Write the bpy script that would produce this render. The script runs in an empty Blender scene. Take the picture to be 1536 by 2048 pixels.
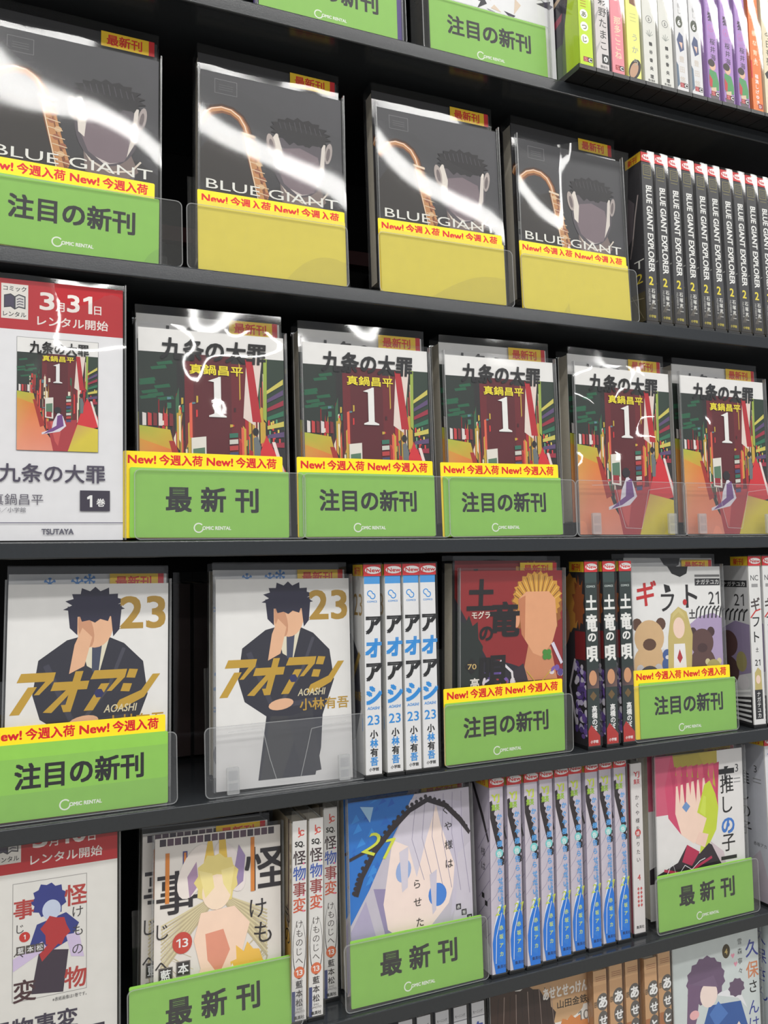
import bpy, math, random
from mathutils import Matrix, Vector, noise
S = bpy.context.scene
COL = S.collection
R = math.radians

# ------------------------------------------------------------------ camera
F_PX = 1668.73
cam_d = bpy.data.cameras.new('camera')
cam_d.sensor_fit = 'HORIZONTAL'
cam_d.sensor_width = 36.0
cam_d.lens = F_PX / 1536.0 * 36.0
cam_d.clip_start = 0.01
cam = bpy.data.objects.new('camera', cam_d)
COL.objects.link(cam)
_y, _p, _r = 0.409262, 0.032241, -0.0082636
fw = Vector((math.sin(_y) * math.cos(_p), math.cos(_y) * math.cos(_p), math.sin(_p)))
rt = Vector((math.cos(_y), -math.sin(_y), 0))
up = rt.cross(fw)
rt2 = rt * math.cos(_r) + up * math.sin(_r)
up2 = up * math.cos(_r) - rt * math.sin(_r)
m = Matrix((rt2, up2, -fw)).transposed().to_4x4()
m.translation = Vector((0, -0.72346, 0))
cam.matrix_world = m
S.camera = cam

# ------------------------------------------------------------------ world, lamps, exposure
wd = bpy.data.worlds.new('world'); S.world = wd; wd.use_nodes = True
bg = wd.node_tree.nodes['Background']
bg.inputs[0].default_value = (0.93, 0.95, 1.0, 1)
bg.inputs[1].default_value = 0.42

def lamp(name, x, y, z, sx, sy, watts):
    l = bpy.data.lights.new(name, 'AREA'); l.shape = 'RECTANGLE'
    l.size = sx; l.size_y = sy; l.energy = watts; l.color = (1.0, 0.985, 0.955)
    o = bpy.data.objects.new(name, l); COL.objects.link(o); o.location = (x, y, z)
    return o
# three rows of ceiling tubes running along the aisle
lamp('tube_light', 0.6, -0.90, 1.56, 5.2, 0.10, 54)
lamp('tube_light', 0.6, -1.45, 1.58, 5.2, 0.13, 46)
lamp('tube_light', 0.6, -3.60, 1.58, 6.0, 0.16, 110)

S.view_settings.view_transform = 'Standard'
S.view_settings.look = 'None'
S.view_settings.gamma = 1.0
S.view_settings.use_curve_mapping = False
S.view_settings.exposure = -0.05
S.cycles.use_denoising = True
S.cycles.max_bounces = 8
S.cycles.transparent_max_bounces = 24
S.cycles.sample_clamp_indirect = 6

# ------------------------------------------------------------------ colours and materials
def lin(c):
    c = c / 255.0
    return c / 12.92 if c <= 0.04045 else ((c + 0.055) / 1.055) ** 2.4
def rgb(r, g, b): return (lin(r), lin(g), lin(b), 1.0)

MATS = {}
def pbr(name, col, rough=0.5, metal=0.0, spec=0.5, coat=0.0, nscale=0, namt=0.0, bump=0.0, bscale=400):
    if name in MATS: return MATS[name]
    mt = bpy.data.materials.new(name); mt.use_nodes = True
    nt = mt.node_tree; b = nt.nodes['Principled BSDF']
    b.inputs['Roughness'].default_value = rough
    b.inputs['Metallic'].default_value = metal
    b.inputs['Specular IOR Level'].default_value = spec
    b.inputs['Coat Weight'].default_value = coat
    b.inputs['Coat Roughness'].default_value = 0.06
    tc = nt.nodes.new('ShaderNodeTexCoord')
    nz = nt.nodes.new('ShaderNodeTexNoise'); nz.inputs['Scale'].default_value = nscale or 60
    nz.inputs['Detail'].default_value = 4
    nt.links.new(tc.outputs['Object'], nz.inputs['Vector'])
    mx = nt.nodes.new('ShaderNodeMixRGB'); mx.blend_type = 'MIX'
    a = [max(0, x * (1 - namt)) for x in col[:3]] + [1]; c2 = [min(1, x * (1 + namt)) for x in col[:3]] + [1]
    mx.inputs[1].default_value = a; mx.inputs[2].default_value = c2
    nt.links.new(nz.outputs['Fac'], mx.inputs[0]); nt.links.new(mx.outputs[0], b.inputs['Base Color'])
    if bump:
        n2 = nt.nodes.new('ShaderNodeTexNoise'); n2.inputs['Scale'].default_value = bscale
        nt.links.new(tc.outputs['Object'], n2.inputs['Vector'])
        bp = nt.nodes.new('ShaderNodeBump'); bp.inputs['Strength'].default_value = bump; bp.inputs['Distance'].default_value = 0.001
        nt.links.new(n2.outputs['Fac'], bp.inputs['Height']); nt.links.new(bp.outputs['Normal'], b.inputs['Normal'])
    MATS[name] = mt
    return mt

def print_mat():
    mt = bpy.data.materials.new('printed_paper'); mt.use_nodes = True
    nt = mt.node_tree; b = nt.nodes['Principled BSDF']
    at = nt.nodes.new('ShaderNodeAttribute'); at.attribute_name = 'Col'
    tc = nt.nodes.new('ShaderNodeTexCoord')
    nz = nt.nodes.new('ShaderNodeTexNoise'); nz.inputs['Scale'].default_value = 90; nz.inputs['Detail'].default_value = 5
    nt.links.new(tc.outputs['Object'], nz.inputs['Vector'])
    mp = nt.nodes.new('ShaderNodeMapRange'); mp.inputs[3].default_value = 0.93; mp.inputs[4].default_value = 1.05
    nt.links.new(nz.outputs['Fac'], mp.inputs[0])
    mx = nt.nodes.new('ShaderNodeVectorMath'); mx.operation = 'MULTIPLY'
    nt.links.new(at.outputs['Color'], mx.inputs[0]); nt.links.new(mp.outputs[0], mx.inputs[1])
    nt.links.new(mx.outputs[0], b.inputs['Base Color'])
    b.inputs['Roughness'].default_value = 0.45; b.inputs['Specular IOR Level'].default_value = 0.3
    return mt
PRINT = print_mat()

def film_mat(name, rough, tint, boost, haze, bump=0.0, bscale=30):
    mt = bpy.data.materials.new(name); mt.use_nodes = True
    nt = mt.node_tree; nt.nodes.clear()
    out = nt.nodes.new('ShaderNodeOutputMaterial')
    tr = nt.nodes.new('ShaderNodeBsdfTransparent'); tr.inputs[0].default_value = (tint, tint, tint * 1.005, 1)
    gl = nt.nodes.new('ShaderNodeBsdfGlossy'); gl.inputs['Roughness'].default_value = rough
    df = nt.nodes.new('ShaderNodeBsdfDiffuse'); df.inputs[0].default_value = (0.8, 0.82, 0.82, 1)
    fr = nt.nodes.new('ShaderNodeLayerWeight'); fr.inputs[0].default_value = 0.5     # Schlick, the same from both sides of a thin film
    pw = nt.nodes.new('ShaderNodeMath'); pw.operation = 'POWER'; pw.inputs[1].default_value = 5
    nt.links.new(fr.outputs['Facing'], pw.inputs[0])
    mu = nt.nodes.new('ShaderNodeMath'); mu.operation = 'MULTIPLY_ADD'; mu.inputs[1].default_value = 0.95 * boost; mu.inputs[2].default_value = 0.045 * boost; mu.use_clamp = True
    nt.links.new(pw.outputs[0], mu.inputs[0])
    m0 = nt.nodes.new('ShaderNodeMixShader'); m0.inputs[0].default_value = haze
    nt.links.new(tr.outputs[0], m0.inputs[1]); nt.links.new(df.outputs[0], m0.inputs[2])
    m1 = nt.nodes.new('ShaderNodeMixShader')
    nt.links.new(mu.outputs[0], m1.inputs[0]); nt.links.new(m0.outputs[0], m1.inputs[1]); nt.links.new(gl.outputs[0], m1.inputs[2])
    if bump:
        tc = nt.nodes.new('ShaderNodeTexCoord'); nz = nt.nodes.new('ShaderNodeTexNoise')
        nz.inputs['Scale'].default_value = bscale; nz.inputs['Detail'].default_value = 1
        nt.links.new(tc.outputs['Object'], nz.inputs['Vector'])
        bp = nt.nodes.new('ShaderNodeBump'); bp.inputs['Strength'].default_value = 1.0; bp.inputs['Distance'].default_value = bump
        nt.links.new(nz.outputs['Fac'], bp.inputs['Height'])
        nt.links.new(bp.outputs['Normal'], gl.inputs['Normal']); nt.links.new(bp.outputs['Normal'], fr.inputs['Normal'])
    nt.links.new(m1.outputs[0], out.inputs[0])
    return mt
FILM = film_mat('clear_film', 0.05, 0.97, 1.15, 0.015)
FILMB = film_mat('clear_film_creased', 0.07, 0.97, 1.2, 0.02, 0.0012, 28)
ACRYL = film_mat('clear_acrylic', 0.04, 0.96, 1.0, 0.018)
EDGE = film_mat('acrylic_edge', 0.15, 0.80, 1.6, 0.22)
SEAM = film_mat('film_seam', 0.2, 0.9, 1.2, 0.10)

M_SHELF = pbr('black_painted_steel', rgb(44, 47, 50), 0.16, 0.0, 0.55, 0.0, 300, 0.10, 0.03, 700)
M_BACK = pbr('dark_back_panel', rgb(14, 14, 15), 0.6, 0, 0.3, 0, 30, 0.15)
M_BLACK = pbr('black_plastic', rgb(26, 27, 28), 0.4, 0, 0.5, 0, 200, 0.1, 0.05)
M_PAGES = pbr('page_edges', rgb(214, 206, 188), 0.8, 0, 0.2, 0, 500, 0.12, 0.2, 1500)
M_STEEL = pbr('bright_steel', rgb(150, 150, 150), 0.3, 0.9, 0.5)
M_WALL = pbr('painted_wall', rgb(150, 150, 146), 0.8, 0, 0.3, 0, 8, 0.05)
M_FLOOR = pbr('floor_tiles', rgb(150, 146, 138), 0.5, 0, 0.4, 0, 6, 0.08)
M_CEIL = pbr('ceiling_board', rgb(205, 205, 200), 0.9, 0, 0.2, 0, 20, 0.05)
M_LAMP = pbr('lamp_housing', rgb(220, 220, 220), 0.5)

# ------------------------------------------------------------------ mesh building
class MB:
    """collects geometry and links it as one mesh object"""
    def __init__(s): s.v = []; s.f = []; s.c = []
    def poly(s, pts, col=None):
        n = len(s.v); s.v += [tuple(p) for p in pts]; s.f.append(list(range(n, n + len(pts))))
        s.c.append(col)
    def box(s, x0, x1, y0, y1, z0, z1, col=None):
        n = len(s.v)
        s.v += [(x, y, z) for z in (z0, z1) for y in (y0, y1) for x in (x0, x1)]
        for q in ((0, 2, 3, 1), (4, 5, 7, 6), (0, 1, 5, 4), (1, 3, 7, 5), (3, 2, 6, 7), (2, 0, 4, 6)):
            s.f.append([n + i for i in q]); s.c.append(col)
        return s
    def prism(s, outline, z0, z1, col=None, axis='z'):
        """closed outline (list of 2-D points, counter-clockwise) extruded along an axis"""
        def P(a, b, t): return (a, b, t) if axis == 'z' else ((t, a, b) if axis == 'x' else (a, t, b))
        n = len(s.v); k = len(outline)
        s.v += [P(a, b, z0) for a, b in outline] + [P(a, b, z1) for a, b in outline]
        s.f.append([n + i for i in reversed(range(k))]); s.c.append(col)
        s.f.append([n + k + i for i in range(k)]); s.c.append(col)
        for i in range(k):
            j = (i + 1) % k
            s.f.append([n + i, n + j, n + k + j, n + k + i]); s.c.append(col)
        return s
    def grid(s, fn, nu, nv):
        n = len(s.v)
        for j in range(nv + 1):
            for i in range(nu + 1): s.v.append(fn(i / nu, j / nv))
        for j in range(nv):
            for i in range(nu):
                a = n + j * (nu + 1) + i; s.f.append([a, a + 1, a + nu + 2, a + nu + 1]); s.c.append(None)
        return s
    def mesh(s, name, mat, smooth=False):
        me = bpy.data.meshes.new(name); me.from_pydata(s.v, [], s.f)
        if any(c is not None for c in s.c):
            ca = me.color_attributes.new('Col', 'FLOAT_COLOR', 'CORNER'); buf = []
            for p, c in zip(s.f, s.c):
                if c is None: c = (0.5, 0.5, 0.5, 1)
                if isinstance(c, list):
                    for q in c: buf += list(q)
                else: buf += list(c) * len(p)
            ca.data.foreach_set('color', buf)
        if smooth: me.polygons.foreach_set('use_smooth', [True] * len(me.polygons))
        me.materials.append(mat); me.update()
        return me
    def build(s, name, mat, parent=None, smooth=False, bevel=0.0):
        me = s.mesh(name, mat, smooth)
        o = bpy.data.objects.new(name, me); COL.objects.link(o); o.parent = parent
        if bevel:
            b = o.modifiers.new('bevel', 'BEVEL'); b.width = bevel; b.segments = 2; b.limit_method = 'ANGLE'
        return o

def rrect(x0, x1, y0, y1, r, n=4):
    out = []
    for cx, cy, a0 in ((x1 - r, y0 + r, -90), (x1 - r, y1 - r, 0), (x0 + r, y1 - r, 90), (x0 + r, y0 + r, 180)):
        for i in range(n + 1):
            a = R(a0 + 90 * i / n); out.append((cx + r * math.cos(a), cy + r * math.sin(a)))
    return out

TXT = {}
def text_mesh(s, bold):
    k = s
    if k not in TXT:
        cu = bpy.data.curves.new('lettering', 'FONT'); cu.body = s; cu.size = 1.0; cu.resolution_u = 3
        o = bpy.data.objects.new('lettering', cu); COL.objects.link(o)
        me = bpy.data.meshes.new_from_object(o.evaluated_get(bpy.context.evaluated_depsgraph_get()))
        vs = [(v.co.x, v.co.y) for v in me.vertices]; fs = [list(p.vertices) for p in me.polygons]
        bpy.data.objects.remove(o); bpy.data.curves.remove(cu); bpy.data.meshes.remove(me)
        xs = [v[0] for v in vs] or [0]; TXT[k] = (vs, fs, min(xs), max(xs))
    return TXT[k]

def digits_mesh(t):
    """figures set one by one, the 1 with its flag"""
    vs, fs, x = [], [], 0.0
    for ch in t:
        n = len(vs)
        if ch == '1':
            vs += [(x + a, b) for a, b in ((.20, 0), (.29, 0), (.29, .70), (.22, .70), (.20, .69), (.04, .58), (.04, .49), (.20, .58))]
            fs += [[n, n + 1, n + 2, n + 3, n + 4, n + 7], [n + 4, n + 5, n + 6, n + 7]]; x += .42
        else:
            v, f, a, b = text_mesh(ch, 0); vs += [(x + p - a, q) for p, q in v]; fs += [[i + n for i in g] for g in f]; x += b - a + .10
    xs = [v[0] for v in vs]
    return vs, fs, min(xs), max(xs)

class Art:
    """flat print: coloured shapes and lettering on a w x h mm sheet, u to the right and v up"""
    def __init__(s, w, h, bg=None, seed=1):
        s.w = w; s.h = h; s.it = []; s.rnd = random.Random(seed)
        if bg is not None: s.rect(0, 0, w, h, bg)
    def poly(s, pts, col):
        pts = [(min(max(a, 0), s.w), min(max(b, 0), s.h)) for a, b in pts]
        s.it.append(([pts], [list(range(len(pts)))], col)); return s
    def rect(s, x0, y0, x1, y1, col):
        """col may be four corner colours: bottom-left, bottom-right, top-right, top-left"""
        return s.poly([(x0, y0), (x1, y0), (x1, y1), (x0, y1)], col)
    def ell(s, cx, cy, rx, ry, col, n=22, rot=0, a0=0, a1=360):
        c, t = math.cos(R(rot)), math.sin(R(rot)); pts = []
        for i in range(n if a1 - a0 >= 360 else n + 1):
            a = R(a0 + (a1 - a0) * i / n); x, y = rx * math.cos(a), ry * math.sin(a)
            pts.append((cx + x * c - y * t, cy + x * t + y * c))
        return s.poly(pts, col)
    def line(s, pts, wd, col, taper=False):
        L = []; Rr = []; n = len(pts)
        for i, (x, y) in enumerate(pts):
            a = pts[max(0, i - 1)]; b = pts[min(n - 1, i + 1)]
            dx, dy = b[0] - a[0], b[1] - a[1]; d = math.hypot(dx, dy) or 1
            k = wd / 2 * (1 - 0.8 * i / (n - 1) if taper else 1)
            L.append((x - dy / d * k, y + dx / d * k)); Rr.append((x + dy / d * k, y - dx / d * k))
        for i in range(n - 1): s.poly([Rr[i], Rr[i + 1], L[i + 1], L[i]], col)
        return s
    def arc(s, cx, cy, r, wd, a0, a1, col, n=16, sy=1.0):
        return s.line([(cx + r * math.cos(R(a0 + (a1 - a0) * i / n)), cy + sy * r * math.sin(R(a0 + (a1 - a0) * i / n))) for i in range(n + 1)], wd, col)
    def frame(s, x0, y0, x1, y1, wd, col):
        s.rect(x0, y0, x1, y0 + wd, col); s.rect(x0, y1 - wd, x1, y1, col)
        s.rect(x0, y0, x0 + wd, y1, col); s.rect(x1 - wd, y0, x1, y1, col); return s
    def text(s, t, x, y, size, col, bold=0.0, width=None, shear=0.0, rot=0, anchor='l', sx=1.0, clip=False):
        vs, fs, a, b = digits_mesh(t) if t.isdigit() and t.isascii() and '1' in t else text_mesh(t, bold)
        if width: sx = width / ((b - a) * size)
        ox = {'l': a, 'c': (a + b) / 2, 'r': b}[anchor]; c, q = math.cos(R(rot)), math.sin(R(rot)); pts = []; fo = []
        bw = bold * 0.95
        # heavier strokes: the outline repeated a hair's breadth to each side
        for k, (ax, ay) in enumerate(((-bw, -bw), (bw, -bw), (-bw, bw), (bw, bw)) if bw else ((0, 0),)):
            n = len(pts)
            for vx, vy in vs:
                px = (vx + ax / max(sx, .6) - ox) * size * sx + shear * vy * size; py = (vy + ay) * size
                p = (x + px * c - py * q, y + px * q + py * c)
                if clip: p = (min(max(p[0], 0), s.w), min(max(p[1], 0), s.h))
                pts.append(p + (k * 0.000001,))
            fo += [[i + n for i in f] for f in fs]
        fs = fo
        s.it.append(([pts], fs, col)); return s
    def vtext(s, t, cx, top, size, col, bold=0.0, step=None, sx=1.0, clip=False):
        """characters stacked downwards, centred on cx"""
        step = step or size * 1.05
        for i, ch in enumerate(t):
            if ch != ' ': s.text(ch, cx, top - i * step - size * 0.86, size, col, bold, anchor='c', sx=sx, clip=clip)
        return s
    def build(s, name, parent=None, O=(0, 0, 0), U=(1, 0, 0), V=(0, 0, 1), N=(0, -1, 0), step=0.000005):
        mb = MB(); O, U, V, N = Vector(O), Vector(U), Vector(V), Vector(N); lift = 0.00005
        flip = U.cross(V).dot(N) < 0
        for (pts,), fs, col in s.it:
            n = len(mb.v)
            mb.v += [tuple(O + U * (p[0] / 1000) + V * (p[1] / 1000) + N * (lift + (p[2] if len(p) > 2 else 0))) for p in pts]
            for f in fs:
                g = [n + i for i in f]; c = list(col) if isinstance(col, list) else col
                if flip:
                    g.reverse()
                    if isinstance(c, list): c.reverse()
                if isinstance(c, list) and len(c) != len(g): c = c[0]
                mb.f.append(g); mb.c.append(c)
            lift += step
        return mb.build(name, PRINT, parent)

# ------------------------------------------------------------------ scene graph helpers
def tag(o, label, cat, group=None, kind=None):
    if label: o['label'] = label
    if cat: o['category'] = cat
    if group: o['group'] = group
    if kind: o['kind'] = kind
    return o
def thing(name, label, cat, M=None, group=None):
    o = bpy.data.objects.new(name, None); COL.objects.link(o); o.empty_display_size = 0.02
    if M is not None: o.matrix_world = M
    return tag(o, label, cat, group)
def dup(root, M, label, group=None):
    r = root.copy(); COL.objects.link(r); r.matrix_world = M; r['label'] = label
    if group: r['group'] = group
    for ch in list(root.children):
        c = ch.copy(); COL.objects.link(c); c.parent = r
        for g in list(ch.children):
            d = g.copy(); COL.objects.link(d); d.parent = c
    return r
def frame(X, Y, Z, lean=0.0, roll=0.0, yaw=0.0):
    return Matrix.Translation((X, Y, Z)) @ Matrix.Rotation(R(yaw), 4, 'Z') @ Matrix.Rotation(R(-lean), 4, 'X') @ Matrix.Rotation(R(roll), 4, 'Y')
def T(x, y, z): return Matrix.Translation((x, y, z))

WHITE = rgb(232, 232, 230); PAPER = rgb(222, 222, 218); BLACK = rgb(22, 22, 24); GOLD = rgb(176, 140, 50)
GREEN = rgb(141, 198, 84); YELLOW = rgb(250, 220, 40); RED = rgb(205, 40, 45); NYEL = rgb(236, 214, 60)

# ------------------------------------------------------------------ the setting
ZS = [0.4860, 0.2369, 0.0, -0.2247, -0.4363, -0.648]      # top surface of each shelf
TK = 0.0140
def struct(name, mb, mat): o = mb.build(name, mat); o['kind'] = 'structure'; return o
struct('floor', MB().box(-2.5, 3.5, -4.4, 0.42, -1.20, -1.15), M_FLOOR)
struct('ceiling', MB().box(-2.5, 3.5, -4.4, 0.42, 1.70, 1.75), M_CEIL)
struct('wall_back', MB().box(-2.5, 3.5, 0.36, 0.42, -1.15, 1.70), M_WALL)
for yy in (-0.90, -1.45, -3.60):
    t = thing('ceiling_light', 'long white tube lamp housing on the ceiling, %s' % ('nearest the shelves' if yy > -1 else 'farthest from the shelves' if yy < -2 else 'middle of three'), 'ceiling light', T(0.6, yy, 1.60))
    MB().box(-2.6, 2.6, -0.08, 0.08, 0.02, 0.10).build('housing', M_LAMP, t, bevel=0.004)

SHELF_L = ['black shelf with the bright spines on a riser, highest in view', 'black shelf carrying the dark covers and plain yellow cards', 'black shelf carrying the red street covers', 'black shelf carrying the gold 23 covers', 'black shelf carrying the blue and silver spines', 'black shelf below the tan spines, under the picture', 'black shelf lowest of all, below the picture', 'black shelf above the picture']
for i, z in enumerate(ZS + [-0.86, 0.735]):
    s_ = MB().box(-0.618, 1.498, 0.004, 0.298, z - TK, z).build('shelf', M_SHELF)
    tag(s_, SHELF_L[i], 'shelf', 'steel shelves of the bookcase')
    # front edge with its rounded corners
    MB().prism([(0.0, z - 0.0008), (0.0, z - TK + 0.0008), (0.0008, z - TK), (0.0040, z - TK), (0.0040, z), (0.0008, z)], -0.618, 1.498, axis='x').build('front_edge', M_SHELF, s_, bevel=0.0005)
case = thing('bookcase', 'tall black bookcase frame with side and back panels around all the shelves', 'bookcase', T(0, 0, 0))
MB().box(-0.62, 1.50, 0.30, 0.315, -1.15, 1.0).build('back_panel', M_BACK, case)
for x in (-0.64, 1.50): MB().box(x, x + 0.02, 0.0, 0.315, -1.15, 1.0).build('side_panel', M_SHELF, case, bevel=0.001)
# rail and bracket that show dimly in the gaps of the second row
rail = MB().box(-0.62, 1.50, 0.285, 0.2995, 0.360, 0.378).build('rail', pbr('dull_red_rail', rgb(92, 40, 40), 0.5), case)
for x in (0.150, 0.44): MB().box(x - 0.018, x + 0.004, 0.27, 0.2995, 0.318, 0.352).box(x + 0.004, x + 0.012, 0.265, 0.2995, 0.310, 0.326).build('bracket', M_BLACK, case, bevel=0.001)

# ------------------------------------------------------------------ cards
def logo(a, x, y, k=1.0):
    a.arc(x, y, 3.9 * k, 1.1 * k, 40, 350, rgb(240, 246, 232), 18)
    a.text('OMIC RENTAL', x + 3.4 * k, y - 1.6 * k, 4.2 * k, rgb(240, 246, 232), 0.035, width=25 * k)
def card_mesh(a, w, h, th=0.0006):
    return MB().prism(rrect(-w / 2, w / 2, 0, h, 0.0012, 2), 0, th, axis='y')
CARDS = {}
def notice_card(kind, M, label, h=0.060, bare=False):
    """printed card: chumoku = five characters, saishin = three, blank = yellow back"""
    if kind in CARDS: return dup(CARDS[kind], M, label, 'notice cards in the holders')
    w = 0.140
    t = thing({'blank': 'blank_card'}.get(kind, 'notice_card'), label, 'card', M, 'notice cards in the holders')
    bcol = rgb(220, 205, 76) if kind == 'blank' else GREEN
    card_mesh(None, w, h).build('board', pbr('card_' + ('yellow' if kind == 'blank' else 'green'), bcol, 0.6, 0, 0.3, 0, 40, 0.05), t)
    a = Art(140, h * 1000, None)
    if kind == 'blank':
        a.rect(0.6, 0.6, 139.4, h * 1000 - 0.6, bcol)
        for i in range(7): a.line([(20 + 17 * i + a.rnd.random() * 8, 8 + a.rnd.random() * 40), (24 + 17 * i + a.rnd.random() * 6, 10 + a.rnd.random() * 44)], 0.25, rgb(216, 203, 96))
    else:
        a.rect(0.6, 0.6, 139.4, h * 1000 - 0.6, GREEN)
        if kind == 'chumoku': a.text('注目の新刊', 70, 26, 21.5, BLACK, 0.028, width=99, anchor='c')
        else:
            for i, ch in enumerate('最新刊'): a.text(ch, 41 + 30 * i, 24.5, 23, BLACK, 0.03, anchor='c')
        logo(a, 58, 8.5)
    a.build('face_print', t, O=(-0.070, 0, 0))
    CARDS[kind] = t
    return t
def arrival_card(M, label, w=0.140, h=0.0745, off=0):
    k = 'strip'
    if k in CARDS: return dup(CARDS[k], M, label, 'new arrival cards behind the notices')
    t = thing('arrival_card', label, 'card', M, 'new arrival cards behind the notices')
    card_mesh(None, w, h).build('board', pbr('card_bright_yellow', YELLOW, 0.5, 0, 0.4, 0, 40, 0.03), t)
    a = Art(140, h * 1000); a.rect(0.4, 0.4, 139.6, h * 1000 - 0.4, YELLOW)
    a.text('New!', 4, 64.2, 9.6, RED, 0.035, width=23); a.text('今週入荷', 30, 64.0, 9.6, RED, 0.03, width=37)
    a.text('New!', 71, 64.2, 9.6, RED, 0.035, width=23); a.text('今週入荷', 97, 64.0, 9.6, RED, 0.03, width=37)
    a.build('face_print', t, O=(-0.070, 0, 0))
    CARDS[k] = t
    return t

# ------------------------------------------------------------------ stands of clear acrylic
STAND = {}
def stand(M, label, wide=0.152, tray=False, step=0.018):
    key = (wide, tray, step)
    if key in STAND: return dup(STAND[key], M, label, 'clear acrylic book stands')
    t = thing('book_stand', label, 'book stand', M, 'clear acrylic book stands')
    w = wide / 2
    MB().prism(rrect(-w, w, 0.001, 0.0615, 0.005), 0.0025, 0.0037, axis='y').build('front_pocket', ACRYL, t)
    e = MB(); o = rrect(-w, w, 0.001, 0.0615, 0.005); i_ = rrect(-w + 0.0008, w - 0.0008, 0.0018, 0.0607, 0.0045)
    n = len(o)
    for k in range(n):
        j = (k + 1) % n
        e.poly([(o[k][0], 0.0024, o[k][1]), (o[j][0], 0.0024, o[j][1]), (i_[j][0], 0.0024, i_[j][1]), (i_[k][0], 0.0024, i_[k][1])])
        e.poly([(o[k][0], 0.0024, o[k][1]), (o[k][0], 0.0038, o[k][1]), (o[j][0], 0.0038, o[j][1]), (o[j][0], 0.0024, o[j][1])])
    e.build('polished_edge', EDGE, t)
    MB().box(-w + 0.004, w - 0.004, 0.0040, 0.048, 0.0006, 0.0022).build('base', ACRYL, t)
    # stepped block that lifts the rear book
    MB().box(-w + 0.010, w - 0.010, 0.0232, 0.0475, 0.0024, max(step, 0.0036)).build('step', ACRYL, t)
    MB().box(-w + 0.010, w - 0.010, 0.0492, 0.0508, 0.0006, 0.110).build('back_plate', ACRYL, t)
    if tray:
        for sx in (-1, 1):
            MB().prism(rrect(sx * 0.052 - 0.0055, sx * 0.052 + 0.0055, 0.003, 0.026, 0.001, 2), -0.0005, 0.0022, axis='y').build('clip', EDGE, t)
            MB().box(sx * 0.052 - 0.0040, sx * 0.052 + 0.0040, -0.0009, -0.0006, 0.006, 0.0125).box(sx * 0.052 - 0.0040, sx * 0.052 + 0.0040, -0.0009, -0.0006, 0.015, 0.023).build('clip_window', ACRYL, t)
        e2 = MB(); P = [(-0.055, 0.056), (-0.024, 0.057), (-0.018, 0.030), (-0.012, 0.010), (0.010, 0.009), (0.016, 0.030), (0.022, 0.052), (0.056, 0.056)]
        for k in range(len(P) - 1):
            (x0, z0), (x1, z1) = P[k], P[k + 1]; d = math.hypot(x1 - x0, z1 - z0); nx, nz = -(z1 - z0) / d * 0.0004, (x1 - x0) / d * 0.0004
            e2.poly([(x0 - nx, 0.0021, z0 - nz), (x1 - nx, 0.0021, z1 - nz), (x1 + nx, 0.0021, z1 + nz), (x0 + nx, 0.0021, z0 + nz)])
        e2.build('moulded_ridge', EDGE, t)
    STAND[key] = t
    return t

# ------------------------------------------------------------------ clear sleeves
def sleeve_front(name, parent, w, h, y, tilt=lambda u: 0.0, bulge=0.0010, amp=0.0, seed=0, freq=22, mat=None, top=0.004, side=0.0025):
    """film in front of a sheet, softly bulging and rippled; local x centred, z up, y towards the shelf back"""
    def fn(u, v):
        x = (u - 0.5) * (w + 2 * side); z = v * (h + top)
        d = bulge * (1 - (2 * u - 1) ** 4) * math.sin(math.pi * min(1, v * 1.02))
        dy = -d + math.tan(R(tilt(u))) * (z - 0.5 * h)
        if amp: dy += amp * noise.noise(Vector((x * freq, z * freq * 0.7, seed * 3.1)))
        return (x, y + dy, z)
    return MB().grid(fn, 26, 34).build(name, mat or FILM, parent, smooth=True)

def sheet_sign(name, label, cat, M, art, w, h, group=None, tilt=lambda u: 0.0, bulge=0.0008, amp=0.0, seed=0, freq=22, mat=None, body=None, copy=None, copybody=None):
    """a flat printed cover sheet in a clear sleeve"""
    t = thing(name, label, cat, M, group)
    MB().prism(rrect(-w / 2, w / 2, 0, h, 0.0006, 1), 0, 0.0010, axis='y').build('sheet', body or MATS.get('white_board') or pbr('white_board', PAPER, 0.6), t)
    if isinstance(art, bpy.types.Object):
        c = art.copy(); COL.objects.link(c); c.parent = t
    else: t['_a'] = 1; c = art.build('face_print', t, O=(-w / 2, 0, 0)); del t['_a']
    sleeve_front('clear_sleeve', t, w, h, -0.0030, tilt, bulge, amp, seed, freq, mat)
    # welded side seams of the sleeve
    for sx in (-1, 1):
        x = sx * (w / 2 + 0.0025); MB().box(min(x, x - sx * 0.0012), max(x, x - sx * 0.0012), -0.0032, 0.0012, 0, h + 0.004).build('sleeve_seam', SEAM, t)
    return t, c

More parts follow.
